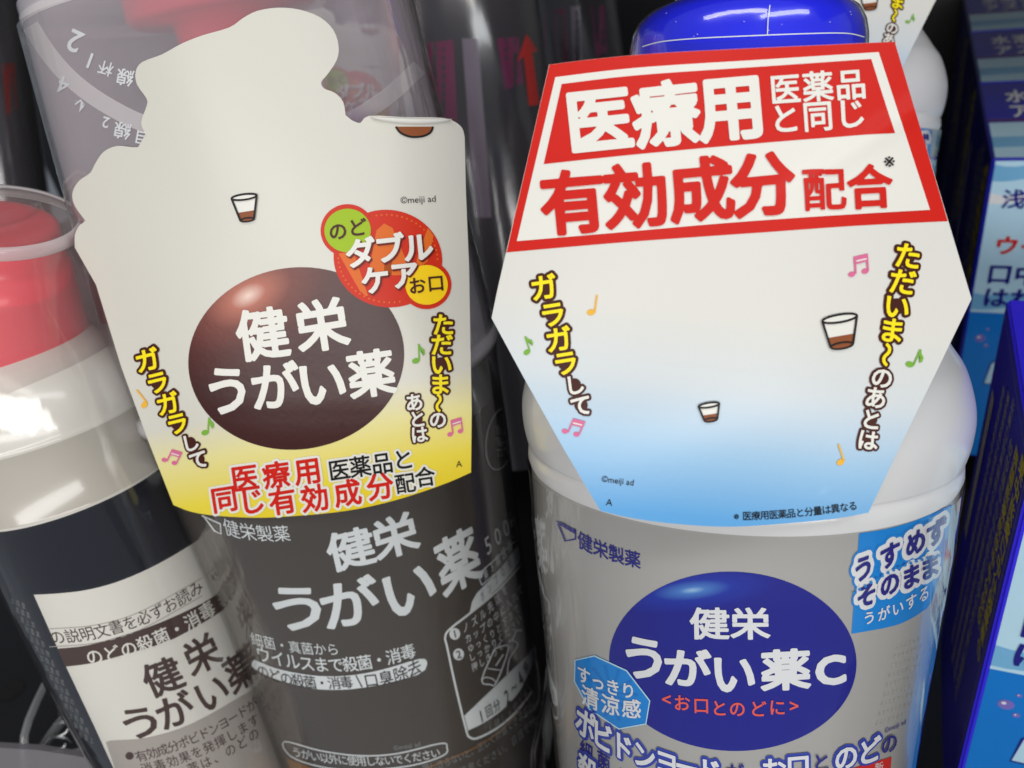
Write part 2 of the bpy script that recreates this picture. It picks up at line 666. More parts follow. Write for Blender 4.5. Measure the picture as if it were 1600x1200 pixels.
def cut_grid(v2, fs, step):
    bm = bmesh.new()
    vv = [bm.verts.new((x, y, 0)) for x, y in v2]
    for f in fs:
        if len(set(f)) == len(f):
            try:
                bm.faces.new([vv[i] for i in f])
            except ValueError:
                pass
    big = [f for f in bm.faces if len(f.verts) > 4]
    if big:
        bmesh.ops.triangulate(bm, faces=big)
    if step and v2:
        for ax in (0, 1):
            lo, hi = min(p[ax] for p in v2), max(p[ax] for p in v2)
            x = (math.floor(lo / step) + 1) * step
            while x < hi:
                co, no = [0, 0, 0], [0, 0, 0]
                co[ax], no[ax] = x, 1
                bmesh.ops.bisect_plane(bm, geom=bm.verts[:] + bm.edges[:] + bm.faces[:], plane_co=co, plane_no=no, dist=1e-5)
                x += step
    bm.verts.index_update()
    out_v = [(v.co.x, v.co.y) for v in bm.verts]
    out_f = [tuple(v.index for v in f.verts) for f in bm.faces]
    bm.free()
    return out_v, out_f


class Art:
    def __init__(self, surf, step=10, lean=None):
        self.surf, self.step, self.lean = surf, step, lean
        self.v, self.n, self.f, self.fm, self.uv, self.mats = [], [], [], [], [], []

    def add(self, v2, fs, mat, layer, step=None):
        v2, fs = cut_grid(v2, fs, self.step if step is None else step)
        b = len(self.v)
        m = M[mat] if isinstance(mat, str) else mat
        if m not in self.mats:
            self.mats.append(m)
        mi = self.mats.index(m)
        for x, y in v2:
            p, nn = self.surf(x, y, layer)
            self.v.append(p)
            self.n.append(nn)
            self.uv.append((x / 1000, y / 1000))
        for f in fs:
            pts = [self.v[b + i] for i in f]
            nn = (pts[1] - pts[0]).cross(pts[2] - pts[0])
            f2 = tuple(b + i for i in f)
            if nn.dot(CP - pts[0]) < 0:
                f2 = f2[::-1]
            self.f.append(f2)
            self.fm.append(mi)

    def poly(self, pts, mat, layer=1, step=None):
        self.add(pts, [tuple(range(len(pts)))], mat, layer, step)

    def ellipse(self, cx, cy, a, b, rot=0, mat='red', layer=1, n=64):
        c, s = math.cos(R_(rot)), math.sin(R_(rot))
        self.poly([(cx + a * math.cos(t) * c - b * math.sin(t) * s, cy + a * math.cos(t) * s + b * math.sin(t) * c)
                   for t in (2 * math.pi * k / n for k in range(n))], mat, layer)

    def stroke(self, pts, w, mat, layer=2, closed=False):
        n = len(pts)
        L, Rr = [], []
        for i, (x, y) in enumerate(pts):
            a = pts[i - 1] if (i > 0 or closed) else pts[i]
            c = pts[(i + 1) % n] if (i < n - 1 or closed) else pts[i]
            dx, dy = c[0] - a[0], c[1] - a[1]
            ln = math.hypot(dx, dy) or 1
            ox, oy = -dy / ln * w / 2, dx / ln * w / 2
            L.append((x + ox, y + oy))
            Rr.append((x - ox, y - oy))
        v = L + Rr
        f = [(i, (i + 1) % n, n + (i + 1) % n, n + i) for i in range(n if closed else n - 1)]
        self.add(v, f, mat, layer)

    def char(self, ch, x, y, size, rot=0, mat='black', off=0.03, layer=3, sx=1.0, shear=0.0, cy=0.38, flip=False):
        vs, fs = glyph(ch, off)
        if not vs:
            return
        if self.lean is not None:             # letters on a turned body stay parallel to its axis
            shear = math.tan(R_(max(-33, min(33, -rot - self.lean))))
        if ord(ch[0]) < 0x2000:
            mx = (min(p[0] for p in vs) + max(p[0] for p in vs)) / 2
        else:
            mx = 0.5
        c, s = math.cos(R_(rot)), math.sin(R_(rot))
        out = []
        for gx, gy in vs:
            u, w = (gx - mx) * size * sx * (-1 if flip else 1), -(gy - cy) * size
            u += -w * shear
            out.append((x + u * c - w * s, y + u * s + w * c))
        self.add(out, fs, mat, layer)

    def line(self, txt, p0, p1, size, sag=0.0, mat='black', off=0.02, layer=3, rot=None, sx=1.0, outline=None, oo=0.1, shear=0.0, size1=None, pos=None):
        n = len(txt)
        P = []
        for i in range(n):
            if pos:
                x, y = pos[i]
                a = 0 if rot is None else rot
            else:
                t = i / max(1, n - 1)
                dx, dy = p1[0] - p0[0], p1[1] - p0[1]
                ln = math.hypot(dx, dy) or 1
                nx, ny = -dy / ln, dx / ln
                k = 4 * t * (1 - t) * sag
                x, y = p0[0] + dx * t + nx * k, p0[1] + dy * t + ny * k
                a = math.degrees(math.atan2(dy, dx)) + math.degrees(math.atan2(4 * (1 - 2 * t) * sag, ln)) if rot is None else rot
            sz = size if size1 is None else size + (size1 - size) * i / max(1, n - 1)
            P.append((txt[i], x, y, sz, a))
        if outline:
            for ch, x, y, sz, a in P:
                self.char(ch, x, y, sz, a, outline, oo, layer, sx, shear)
            layer += 1
        for ch, x, y, sz, a in P:
            self.char(ch, x, y, sz, a, mat, off, layer, sx, shear)

    def word(self, txt, x, y, size, rot=0, mat='black', layer=2):
        self.char(txt, x, y, size, rot, mat, 0.0, layer, cy=0.25)

    def build(self, name, parent):
        return mesh_obj(name, self.v, self.f, self.mats, parent, self.fm, self.n, self.uv)


def catmull(pts, n=5, closed=True):
    out = []
    m = len(pts)
    for i in range(m if closed else m - 1):
        g = (lambda k: pts[k % m]) if closed else (lambda k: pts[max(0, min(m - 1, k))])
        p0, p1, p2, p3 = g(i - 1), g(i), g(i + 1), g(i + 2)
        for k in range(n):
            t = k / n
            out.append(tuple(0.5 * (2 * b + (c - a) * t + (2 * a - 5 * b + 4 * c - e) * t * t + (3 * b - a - 3 * c + e) * t ** 3)
                             for a, b, c, e in zip(p0, p1, p2, p3)))
    if not closed:
        out.append(pts[-1])
    return out


def depth_surface(depth):
    def surf(px, py, layer):
        r = ray(px, py)
        p = CP + r * depth(px, py)
        e = 2.0
        a = CP + ray(px + e, py) * depth(px + e, py) - p
        b = CP + ray(px, py + e) * depth(px, py + e) - p
        n = b.cross(a).normalized()
        if n.dot(CP - p) < 0:
            n = -n
        return p + n * (layer * 0.00007), n
    surf.curved = True
    return surf


def card(name, outline, surf, mat, parent, thick=0.00035, step=12):
    """A sheet of card: printed front, plain back, cut edge."""
    v2, fs = cut_grid(outline, [tuple(range(len(outline)))], step)
    bm = bmesh.new()
    fr, bk = [], []
    for x, y in v2:
        p, n = surf(x, y, 0)
        fr.append(p)
        bk.append(p - n * thick)
    n0 = len(fr)
    faces, fm = [], []
    edge = {}
    for f in fs:
        pts = [fr[i] for i in f]
        if (pts[1] - pts[0]).cross(pts[2] - pts[0]).dot(CP - pts[0]) < 0:
            f = f[::-1]
        faces.append(f)
        fm.append(0)
        faces.append(tuple(i + n0 for i in f[::-1]))
        fm.append(1)
        for i in range(len(f)):
            a, b = f[i], f[(i + 1) % len(f)]
            if (b, a) in edge:
                del edge[(b, a)]
            else:
                edge[(a, b)] = 1
    sv = fr + bk
    for a, b in edge:
        k = len(sv)
        sv += [fr[a], fr[b], bk[b], bk[a]]
        faces.append((k + 1, k, k + 3, k + 2))
        fm.append(1)
    uvs = [(x / 1000, y / 1000) for x, y in v2] * 2
    uvs += [(0, 0)] * (len(sv) - len(uvs))
    return mesh_obj(name, sv, faces, [mat, M['paper_back']], parent, fm, None, uvs)


def note(art_surf, parent, kind, x, y, size, rot, mat):
    a = Art(art_surf)
    c, s = math.cos(R_(rot)), math.sin(R_(rot))

    def T(pts):
        return [(x + (u * c - w * s) * size, y + (u * s + w * c) * size) for u, w in pts]

    def el(cx, cy, ra, rb):
        return [(cx + ra * math.cos(t) * .94 + rb * math.sin(t) * .3, cy + rb * math.sin(t) - ra * math.cos(t) * .25) for t in (k * math.pi / 9 for k in range(18))]
    if kind == 'beam':
        a.poly(T(el(-.32, .38, .17, .12)), mat, 2)
        a.poly(T(el(.30, .28, .17, .12)), mat, 2)
        a.poly(T([(-.19, .36), (-.19, -.42), (.47, -.52), (.47, .26), (.38, .27), (.38, -.16), (-.10, -.07), (-.10, .36)]), mat, 3)
        a.poly(T([(-.10, -.24), (.38, -.32), (.38, -.25), (-.10, -.17)]), 'white', 4)
    else:
        a.poly(T(el(-.1, .38, .22, .15)), mat, 2)
        a.poly(T([(.04, .36), (.04, -.55), (.13, -.55), (.13, .36)]), mat, 3)
        if kind == 'flag':
            a.poly(T([(.13, -.55), (.22, -.36), (.40, -.22), (.42, 0.0), (.32, .12), (.33, -.08), (.13, -.25)]), mat, 3)
    return a.build('music_note', parent)


def cup_drawing(surf, parent, q, w, name='cup_drawing', fill=0.36):
    """The printed little beaker: q = TL, TR, BR, BL."""
    TL, TR, BR, BL = q
    a = Art(surf)
    mix = lambda p, r, t: (p[0] + (r[0] - p[0]) * t, p[1] + (r[1] - p[1]) * t)
    rx, ry = (TR[0] - TL[0]) / 2, abs(TR[0] - TL[0]) * 0.11
    ang = math.degrees(math.atan2(TR[1] - TL[1], TR[0] - TL[0]))
    cx, cy = (TL[0] + TR[0]) / 2, (TL[1] + TR[1]) / 2
    bx, by = (BL[0] + BR[0]) / 2, (BL[1] + BR[1]) / 2
    brx = (BR[0] - BL[0]) / 2
    a.poly([TL, TR, BR, BL], 'white', 2)
    a.ellipse(bx, by, brx, brx * .28, ang, 'coffee', 3)
    a.poly([mix(BL, TL, fill), mix(BR, TR, fill), BR, BL], 'coffee', 3)
    a.ellipse(cx, cy, rx, ry, ang, 'white', 4)
    c, s = math.cos(R_(ang)), math.sin(R_(ang))
    el = lambda X, Y, A, B: [(X + A * math.cos(t) * c - B * math.sin(t) * s, Y + A * math.cos(t) * s + B * math.sin(t) * c) for t in (k * math.pi / 20 for k in range(40))]
    a.stroke(el(cx, cy, rx, ry), w, 'black', 5, True)
    a.stroke(el(bx, by, brx, brx * .28), w * .8, 'black', 5, True)
    a.stroke([TL, BL], w, 'black', 5)
    a.stroke([TR, BR], w, 'black', 5)
    return a.build(name, parent)


# ---------------------------------------------------------------- the shelf
def box_mesh(name, x0, x1, y0, y1, z0, z1, mat):
    v = [(x, y, z) for x in (x0, x1) for y in (y0, y1) for z in (z0, z1)]
    f = [(0, 1, 3, 2), (4, 6, 7, 5), (0, 4, 5, 1), (2, 3, 7, 6), (0, 2, 6, 4), (1, 5, 7, 3)]
    return mesh_obj(name, v, f, mat, smooth=False)


ED = ray(1155, 2600).normalized()            # the way everything stands on the forward-sloping shelf
EB = (ray(1444, -361) - ED * ray(1444, -361).dot(ED)).normalized()
ER = ED.cross(EB).normalized()
if ER.dot(RT) < 0:
    ER = -ER
FLOOR_P = at(640, 1300, 0.243) + ED * 0.0325


def slab(name, p, ex, ey, ez, x0, x1, y0, y1, th, mat):
    v = [p + ex * x + ey * y + ez * z for x in (x0, x1) for y in (y0, y1) for z in (0, th)]
    f = [(0, 1, 3, 2), (4, 6, 7, 5), (0, 4, 5, 1), (2, 3, 7, 6), (0, 2, 6, 4), (1, 5, 7, 3)]
    return mesh_obj(name, v, f, mat, smooth=False)


structure(slab('shelf_floor', FLOOR_P, ER, EB, ED, -0.7, 0.7, -0.12, 0.5, 0.008, M['shelf']))
structure(slab('shelf_back_panel', FLOOR_P + EB * 0.5, ER, -ED, EB, -0.7, 0.7, -0.02, 0.6, 0.01, M['shelf']))
structure(slab('upper_shelf', FLOOR_P - ED * 0.46, ER, EB, -ED, -0.7, 0.7, 0.08, 0.5, 0.02, M['shelf']))

# ================================================================ RIGHT BOTTLE (silver, blue cap)
RB = Lathe((1147, 640), 0.156, (1130, 1200), 0.173, (0.969, 0.944))
right_pts = [(330, 150), (380, 185), (430, 236), (470, 274), (500, 297), (530, 318), (555, 336), (590, 349), (622, 354), (655, 350), (680, 342)]
rp = RB.profile(smooth_profile(right_pts, 5))
body_pts = [(683, 338), (688, 341), (702, 341.5), (712, 337), (760, 331), (800, 328), (900, 314), (1000, 300), (1100, 288), (1200, 276), (1330, 263), (1420, 254)]
rp2 = RB.profile(body_pts)
rp2 = RB.to_floor(rp2)
r_all = rp + rp2
base = RB.A + RB.d * r_all[-1][0]
rbt = thing('gargle_bottle', 'silver white bottle with blue cap and navy oval print, front row under the six-sided tag', 'bottle', base, 'mouthwash bottles on the shelf')
seg = [0] * len(rp) + [1] * len(rp2)
for i in range(len(rp), len(rp) + 3):
    seg[i] = 0
RB.build('body', r_all, [M['white_pl'], M['silver']], rbt, seg)
cap_prof = RB.profile([(0, 40), (2, 90), (8, 126), (18, 150), (32, 166), (50, 174), (70, 177), (130, 178), (230, 176)])
# the cap's own axis point list runs from its top downwards
RB.build('cap', cap_prof, [M['blue_cap']], rbt)
RB.build('neck', RB.profile([(229, 130), (345, 135)]), [M['white_pl']], rbt)
filmp = [(s, r + 0.0005) for s, r in cap_prof]
fr = RB.build('shrink_film', filmp, [M['film']], rbt, cap=(True, False))
RB.build('label_film', [(s_, r_ + 0.0007) for s_, r_ in rp2[3:]], [M['film_label']], rbt, cap=(False, False))
KS = RB.surface([(s, r + 0.0006) for s, r in cap_prof])
a = Art(KS, 10)
a.stroke(catmull([(1004, 73), (1035, 65), (1090, 60), (1150, 57), (1250, 53), (1320, 52), (1350, 58)], 5, False), 1.8, 'pale', 1)
a.stroke([(1203, 8), (1200, 30), (1199, 54)], 1.5, 'pale', 1)
for k in range(13):
    x, y = random.uniform(1020, 1335), random.uniform(16, 76)
    a.ellipse(x, y, random.uniform(.5, 1.3), random.uniform(.4, .8), random.uniform(0, 90), 'lint', 2, 7)
a.build('film_seam', rbt)
RS = RB.surface(r_all)

a = Art(RS, 11, 1)
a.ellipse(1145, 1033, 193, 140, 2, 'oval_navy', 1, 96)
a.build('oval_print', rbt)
a = Art(RS, 11, 1)
a.line('健栄', (1109, 973), (1172, 973), 52, 0, 'gloss_white', 0.024, 3, rot=0, sx=1.22)
for ch, x, y, sz, rt, sx in (('う', 1008, 1027, 72, 6, 1.12), ('が', 1074, 1043, 63, 4, 1.2), ('い', 1146, 1051, 70, 0, 1.05), ('薬', 1227, 1045, 66, -3, 1.2)):
    a.char(ch, x, y, sz, rt, 'gloss_white', 0.034, 3, sx=sx)
a.char('C', 1297, 1046, 60, -6, 'gloss_white', 0.045, 3, sx=1.15, cy=0.34)
a.line('<お口とのどに>', None, None, 27, 0, 'coral', 0.015, 3, rot=2,
       pos=[(1042, 1091), (1066, 1097), (1096, 1101), (1124, 1105), (1152, 1106), (1184, 1106), (1214, 1104), (1240, 1101)])
a.build('product_name', rbt)
a = Art(RS, 9, 1)
a.stroke([(873, 818), (884, 845), (900, 842), (900, 828), (873, 818)], 3, 'navy', 2)
a.poly([(869, 813), (880, 816), (899, 827), (900, 834), (886, 826)], 'navy', 3)
a.line('健栄製薬', (915, 847), (989, 873), 27, 2, 'navy', 0.012, 2)
a.build('maker_mark', rbt)
a = Art(RS, 9, 1)
a.poly(catmull([(1342, 833), (1385, 826), (1430, 813), (1487, 788)], 4, False) + [(1480, 850), (1468, 900), (1455, 940)] + catmull([(1448, 950), (1420, 968), (1390, 979), (1330, 990)], 4, False), 'cyan', 1)
P1 = [(1347, 886), (1388, 866), (1428, 846), (1461, 830)]
P2 = [(1352, 928), (1388, 911), (1421, 899), (1450, 885)]
for oo, mt, ly in ((0.30, 'cyan', 2), (0.22, 'gloss_white', 3)):
    a.line('うすめず', None, None, 37, 0, mt, oo, ly, rot=-26, pos=P1)
    a.line('そのまま', None, None, 35, 0, mt, oo, ly, rot=-24, pos=P2)
a.line('うすめず', None, None, 37, 0, 'navy', 0.035, 5, rot=-26, pos=P1)
a.line('そのまま', None, None, 35, 0, 'navy', 0.035, 5, rot=-24, pos=P2)
for k in range(17):
    t = k / 16
    a.ellipse(1332 + 140 * t, 919 - 60 * t - 10 * math.sin(t * math.pi) + 6, 2.4, 2.4, 0, 'cyan', 6, 8)
a.line('うがいする', (1357, 964), (1442, 927), 21, 4, 'gloss_white', 0.02, 3)
a.build('blue_flash', rbt)
a = Art(RS, 9, 1)
octo = [(900, 1031), (930, 1024), (980, 1047), (1016, 1094), (1010, 1130), (968, 1138), (922, 1107), (899, 1064)]
a.poly(octo, 'cyan', 2)
a.stroke(octo, 2, 'box_ice', 3, True)
for k in range(12):
    t = k * math.pi / 6 + 0.2
    a.poly([(957, 1082), (957 + 42 * math.cos(t), 1082 + 40 * math.sin(t) + 14 * math.cos(t)), (957 + 42 * math.cos(t + .12), 1082 + 40 * math.sin(t + .12) + 14 * math.cos(t))], 'box_blue', 3)
a.line('すっきり', (914, 1054), (983, 1078), 25, 3, 'gloss_white', 0.02, 4)
a.line('清涼感', (924, 1089), (988, 1106), 31, 3, 'gloss_white', 0.02, 4)
a.build('octagon_flash', rbt)
a = Art(RS, 9, 1)
PV = [(917, 1130), (943, 1149), (974, 1165), (1008, 1179), (1043, 1190), (1074, 1197), (1108, 1202), (1148, 1205), (1208, 1201), (1246, 1195), (1282, 1189), (1320, 1181), (1356, 1171), (1387, 1160)]
for i, ch in enumerate('ポビドンヨードがお口とのどの'):
    rt = 38 - 62 * (i / 13)
    small = ch in 'がと' or i == 13
    z = 30 if small else 40
    if not small:
        a.char(ch, *PV[i], z, rt, 'cobalt', 0.13, 3)
        a.char(ch, *PV[i], z, rt, 'gloss_white', 0.03, 5)
    else:
        a.char(ch, *PV[i], z, rt, 'navy', 0.02, 5)
for i, ch in enumerate('細菌・真菌から'):
    a.char(ch, 917 + 27 * i, 1173 + 17 * i - 0.9 * i * i, 25, 34 - 4 * i, 'navy', 0.02, 2)
a.char('殺', 921, 1203, 38, 34, 'cobalt', 0.13, 3)
a.char('殺', 921, 1203, 38, 34, 'gloss_white', 0.03, 5)
a.poly([(1330, 1200), (1392, 1182), (1390, 1205), (1330, 1225)], 'red', 2)
a.char('新', 1372, 1197, 15, -14, 'gloss_white', 0.0, 3)
a.build('claim_lettering', rbt)
a = Art(RS, 9, 1)
for r in range(9):
    n = 9 - (r % 3)
    for i in range(n):
        x, y = 1402 + 6.6 * i - r * 4, 1010 + 15 * r - 2.2 * i
        if x < 1440 - r * 1.2:
            a.char(random.choice('成分用法使用上注意量保存'), x, y, 7, -22, 'faint', 0.0, 1, sx=.7)
a.word('©meiji ad', 1398, 1135, 9.5, -24, 'navy')
a.build('small_print', rbt)

# ---------------------------------------------------------------- six-sided tag on the right bottle
def d_right(px, py):
    y = py
    base_d = 0.1122 - (640 - y) * 0.4e-5 if y < 600 else 0.1122 - 40 * 0.4e-5 + (y - 600) * 0.4e-5 + ((y - 600) ** 2) * 6.0e-8
    u = (px - (1150 - (y - 450) * 0.02)) / 350.0
    crease = 0.00045 * math.exp(-(((px - 1295) * 0.55 + (py - 262) * 0.83) / 18) ** 2) * max(0.0, min(1.0, (px - 1180) / 90))
    return base_d + 0.0042 * u * u - crease + 0.00022 * math.sin(px * .015 + py * .011)


TR_S = depth_surface(d_right)
top = catmull([(858, 101), (930, 92), (1030, 83), (1160, 76), (1290, 70), (1398, 65)], 5, False)
out_r = top + [(1439, 203), (1482, 346), (1518, 467), (1465, 577), (1410, 690), (1357, 801)] + catmull([(1357, 801), (1300, 811), (1200, 820), (1133, 823), (1060, 819), (990, 810), (938, 798)], 4, False)[1:] + [(880, 700), (820, 593), (768, 497), (778, 449), (790, 397), (824, 250)]
tag_r = thing('hang_tag', 'six-sided paper tag, red headline panel above white and blue, on the front silver bottle', 'tag', at(1150, 801, d_right(1150, 801)), 'paper tags on the bottle necks')
card('card', out_r, TR_S, M['tag_blue'], tag_r)
a = Art(TR_S, 14)
redp = top + [(1439, 203), (1481, 346)] + catmull([(1481, 346), (1340, 353), (1200, 363), (1000, 377), (880, 387), (791, 395)], 4, False)[1:] + [(824, 250)]
redp = [(x + (1150 - x) * 0.002, y + (230 - y) * 0.003) for x, y in redp]
a.poly(redp, 'red', 1)
wt = catmull([(868, 121), (1000, 106), (1200, 93), (1372, 82)], 6, False) + [(1412, 205), (1452, 328)] + catmull([(1452, 328), (1300, 337), (1130, 349), (960, 364), (808, 377)], 4, False)[1:] + [(838, 249)]
a.poly(wt, 'white', 2)
a.poly(catmull([(878, 132), (1000, 118), (1200, 104), (1360, 93)], 6, False) + [(1378, 150), (1397, 208)] + catmull([(1397, 208), (1200, 223), (1000, 241), (850, 257)], 5, False)[1:] + [(864, 195)], 'red', 3)
a.build('headline_panel', tag_r)
a = Art(TR_S, 14)
for ch, x, y, sz, rt in (('医', 936, 188, 106, -6), ('療', 1040, 178, 106, -6), ('用', 1142, 168, 108, -5)):
    a.char(ch, x, y, sz, rt, 'white', 0.036, 5)
a.line('医薬品', None, None, 50, 0, 'white', 0.02, 5, rot=-4, pos=[(1225, 140), (1276, 136), (1327, 133)])
a.line('と同じ', None, None, 50, 0, 'white', 0.02, 5, rot=-4, pos=[(1225, 186), (1276, 182), (1327, 178)])
for ch, x, y in (('有', 896, 316), ('効', 993, 306), ('成', 1095, 296), ('分', 1191, 288)):
    a.char(ch, x, y, 104, -5, 'red', 0.034, 5)
a.char('配', 1286, 296, 70, -3, 'red', 0.02, 5)
a.char('合', 1357, 292, 72, -3, 'red', 0.03, 5)
a.char('※', 1393, 253, 31, -3, 'black', 0.0, 5, cy=.335)
a.build('headline', tag_r)
a = Art(TR_S, 14)


def vert(a, items, rot, fill, tail_fill, ntail, off=0.025, oo=0.13, layer=2):
    for ch, x, y, sz in items:
        if ch == '〜':
            a.char(ch, x, y, sz, rot + 90, 'ink_brown', oo, layer)
        else:
            a.char(ch, x, y, sz, rot, 'ink_brown', oo, layer)
            a.ellipse(x, y, sz * .3, sz * .3, 0, 'ink_brown', layer, 20)
    for i, (ch, x, y, sz) in enumerate(items):
        m = tail_fill if i >= len(items) - ntail else fill
        a.char(ch, x, y, sz, rot + (90 if ch == '〜' else 0), m, off, layer + 1)


vert(a, [('ガ', 850, 449, 43), ('ラ', 864, 491, 42), ('ガ', 873, 530, 42), ('ラ', 884, 567, 41), ('し', 898, 601, 33), ('て', 908, 633, 35)], -9, 'yellow', 'white', 2)
a.build('slogan', tag_r)
a = Art(TR_S, 14)
vert(a, [('た', 1417, 400, 43), ('だ', 1409, 440, 43), ('い', 1400, 479, 43), ('ま', 1392, 516, 42), ('〜', 1384, 554, 38), ('の', 1377, 590, 36), ('あ', 1367, 621, 36), ('と', 1360, 655, 34), ('は', 1355, 687, 34)], 8, 'yellow', 'white', 4)
a.build('slogan', tag_r)
a = Art(TR_S, 14)
a.word('©meiji ad', 965, 752, 13.2, 7)
a.build('small_print', tag_r)
a = Art(TR_S, 14)
a.char('A', 952, 784, 15, 6, 'black', 0.0, 2)
a.build('small_print', tag_r)
a = Art(TR_S, 14)
a.line('※医療用医薬品と分量は異なる', (1153, 806), (1332, 790), 15, 3, 'black', 0.004, 2)
a.build('small_print', tag_r)
for k, x, y, sz, rt, mt in (('plain', 928, 477, 30, 8, 'amber'), ('flag', 823, 540, 26, -18, 'green'), ('beam', 896, 667, 30, 24, 'pink'),
                            ('beam', 1340, 415, 34, -4, 'pink'), ('flag', 1428, 560, 30, 24, 'green'), ('plain', 1312, 710, 30, -18, 'amber')):
    note(TR_S, tag_r, k, x, y, sz, rt, M[mt])
cup_drawing(TR_S, tag_r, [(1283, 502), (1337, 493), (1331, 537), (1296, 543)], 3.4)
cup_drawing(TR_S, tag_r, [(1091, 635), (1123, 630), (1120, 654), (1100, 657)], 3.0)

# ================================================================ MIDDLE BOTTLE (dark, clear cup)
MBt = Lathe((381, 130), 0.180, (584, 900), 0.2214, (0.975, 0.957))
mp = MBt.profile(smooth_profile([(340, 90), (420, 110), (470, 150), (510, 205), (545, 246), (590, 272), (640, 282), (700, 277)], 5))
mp2 = MBt.profile([(704, 276), (760, 268), (830, 255), (900, 245), (1000, 232), (1100, 219), (1200, 207), (1330, 192), (1390, 186)])
mp2 = MBt.to_floor(mp2)
m_all = mp + mp2
base = MBt.A + MBt.d * m_all[-1][0]
mbt = thing('gargle_bottle', 'dark brown bottle with pale grey print and pink pump, front row between the others', 'bottle', base, 'mouthwash bottles on the shelf')
seg = [0] * (len(mp) - 6) + [1] * (len(mp2) + 6)
MBt.build('body', m_all, [M['dark_shoulder'], M['dark_bottle']], mbt, seg)
MS = MBt.surface(m_all)
pump = MBt.build('pump', MBt.profile([(-40, 60), (-30, 140), (-20, 150), (16, 150), (26, 140), (28, 84), (90, 80), (100, 100), (250, 104), (340, 104)]), [M['pink_cap']], mbt)
fp = MBt.profile([(5, 306), (140, 306), (500, 304), (560, 301), (620, 292), (700, 281), (830, 260), (1000, 237), (1200, 211), (1390, 190)])
MBt.build('shrink_film', fp, [M['film']], mbt, cap=(False, False))

a = Art(MS, 10, 13)
a.stroke([(318, 805), (336, 829), (346, 834), (345, 818), (316, 805)], 2.4, 'pale', 2)
a.line('健栄製薬', (362, 825), (440, 833), 27, 3, 'pale', 0.0, 2)
a.build('maker_mark', mbt)
a = Art(MS, 10, 13)
for ch, x, y, sz, rt, sx in (('健', 548, 857, 64, -14, 1.2), ('栄', 617, 837, 66, -18, 1.12), ('う', 466, 949, 78, -4, 1.36), ('が', 546, 942, 80, -11, 1.2), ('い', 638, 920, 88, -22, 1.08), ('薬', 715, 876, 88, -29, .84)):
    a.char(ch, x, y, sz, rt, 'pale', 0.026, 2, sx=sx)
a.build('product_name', mbt)
a = Art(MS, 8, 13)
for ch, x, y, sz in (('5', 762, 852, 32), ('0', 777, 838, 31), ('0', 790, 825, 30), ('m', 801, 812, 22), ('L', 809, 801, 22)):
    a.char(ch, x, y, sz, -44, 'pale', 0.0, 2, sx=.8, shear=.2, cy=.34)
for i, ch in enumerate('第3類医薬'):
    a.char(ch, 758 + 9.5 * i, 896 - 10.5 * i, 15, -48, 'pale', 0.0, 2, sx=.62, shear=.25)
a.stroke([(812, 838), (790, 858), (766, 880), (746, 897), (752, 914)], 1.6, 'pale', 2)
a.stroke([(752, 914), (776, 894), (798, 872), (812, 852)], 1.6, 'pale', 2)
a.poly([(733, 958), (737, 940), (744, 927), (778, 892), (813, 848), (816, 872), (790, 905), (760, 936)], 'pale', 2)
for i, ch in enumerate('ポンプの使い'):
    a.char(ch, 753 + 10.4 * i, 931 - 12.6 * i, 14, -50, 'dark_print', 0.0, 3, sx=.62)
a.stroke(catmull([(831, 1080), (805, 1113), (775, 1138), (745, 1153), (733, 1151), (728, 1140), (712, 1075), (698, 1010), (695, 996), (702, 983), (735, 957), (775, 924), (816, 880)], 5, False), 3.2, 'pale', 2)
for n, x, y in (('1', 710, 990), ('2', 716, 1022)):
    a.ellipse(x, y, 8.4, 9.2, 0, 'pale', 2, 24)
    a.char(n, x, y, 17, -14, 'dark_print', 0.01, 3, cy=.345)
for txt, p0, p1, sz, sg in (('ノズル先端を', (727, 980), (787, 922), 14.5, 4), ('カップの中に入れて', (731, 997), (812, 922), 14, 5), ('ゆっくりと下まで', (735, 1012), (806, 952), 13, 5),
                            ('しっかりください', (737, 1026), (810, 968), 13, 5), ('押しきって', (741, 1041), (781, 1010), 13, 2)):
    a.line(txt, p0, p1, sz, sg, 'pale', 0.0, 2, sx=.82)
a.stroke(catmull([(772, 1014), (782, 1010), (794, 1013), (775, 1066), (765, 1069), (752, 1062), (772, 1014)], 3, False), 2, 'pale', 2)
a.stroke(catmull([(752, 1062), (758, 1058), (768, 1060), (775, 1066)], 3, False), 1.6, 'pale', 2)
a.stroke([(761, 1044), (782, 1047)], 1.5, 'pale', 2)
a.stroke([(774, 1040), (786, 1022)], 2, 'pale', 2)
a.stroke(catmull([(792, 1055), (795, 1030), (808, 1008), (800, 1000), (795, 1003)], 4, False), 1.8, 'pale', 2)
a.stroke([(800, 1000), (806, 985), (815, 985)], 2.4, 'pale', 2)
a.poly(catmull([(725, 1118), (755, 1104), (785, 1083), (810, 1054), (831, 1012)], 4, False) + catmull([(833, 1034), (812, 1078), (785, 1108), (757, 1128), (731, 1141)], 4, False), 'pale', 2)
for ch, x, y, sz, rt in (('1', 751, 1118, 25, -28), ('回', 763, 1110, 18, -34), ('分', 775, 1102, 18, -38), ('2', 791, 1088, 26, -44), ('〜', 802, 1074, 18, -52), ('4', 812, 1060, 26, -56), ('押', 821, 1044, 16, -62)):
    a.char(ch, x, y, sz, rt, 'dark_print', 0.012, 3, sx=.74)
a.line('1押し=約1mL', (765, 1136), (826, 1072), 14, 7, 'pale_dim', 0.0, 2, sx=.7)
a.build('pump_panel', mbt)
a = Art(MS, 10, 13)
a.line('細菌・真菌から', (402, 999), (520, 1014), 20, 4, 'pale', 0.0, 2)
a.line('ウイルスまで殺菌・消毒', (412, 1022), (637, 1018), 25, 18, 'pale', 0.008, 2)
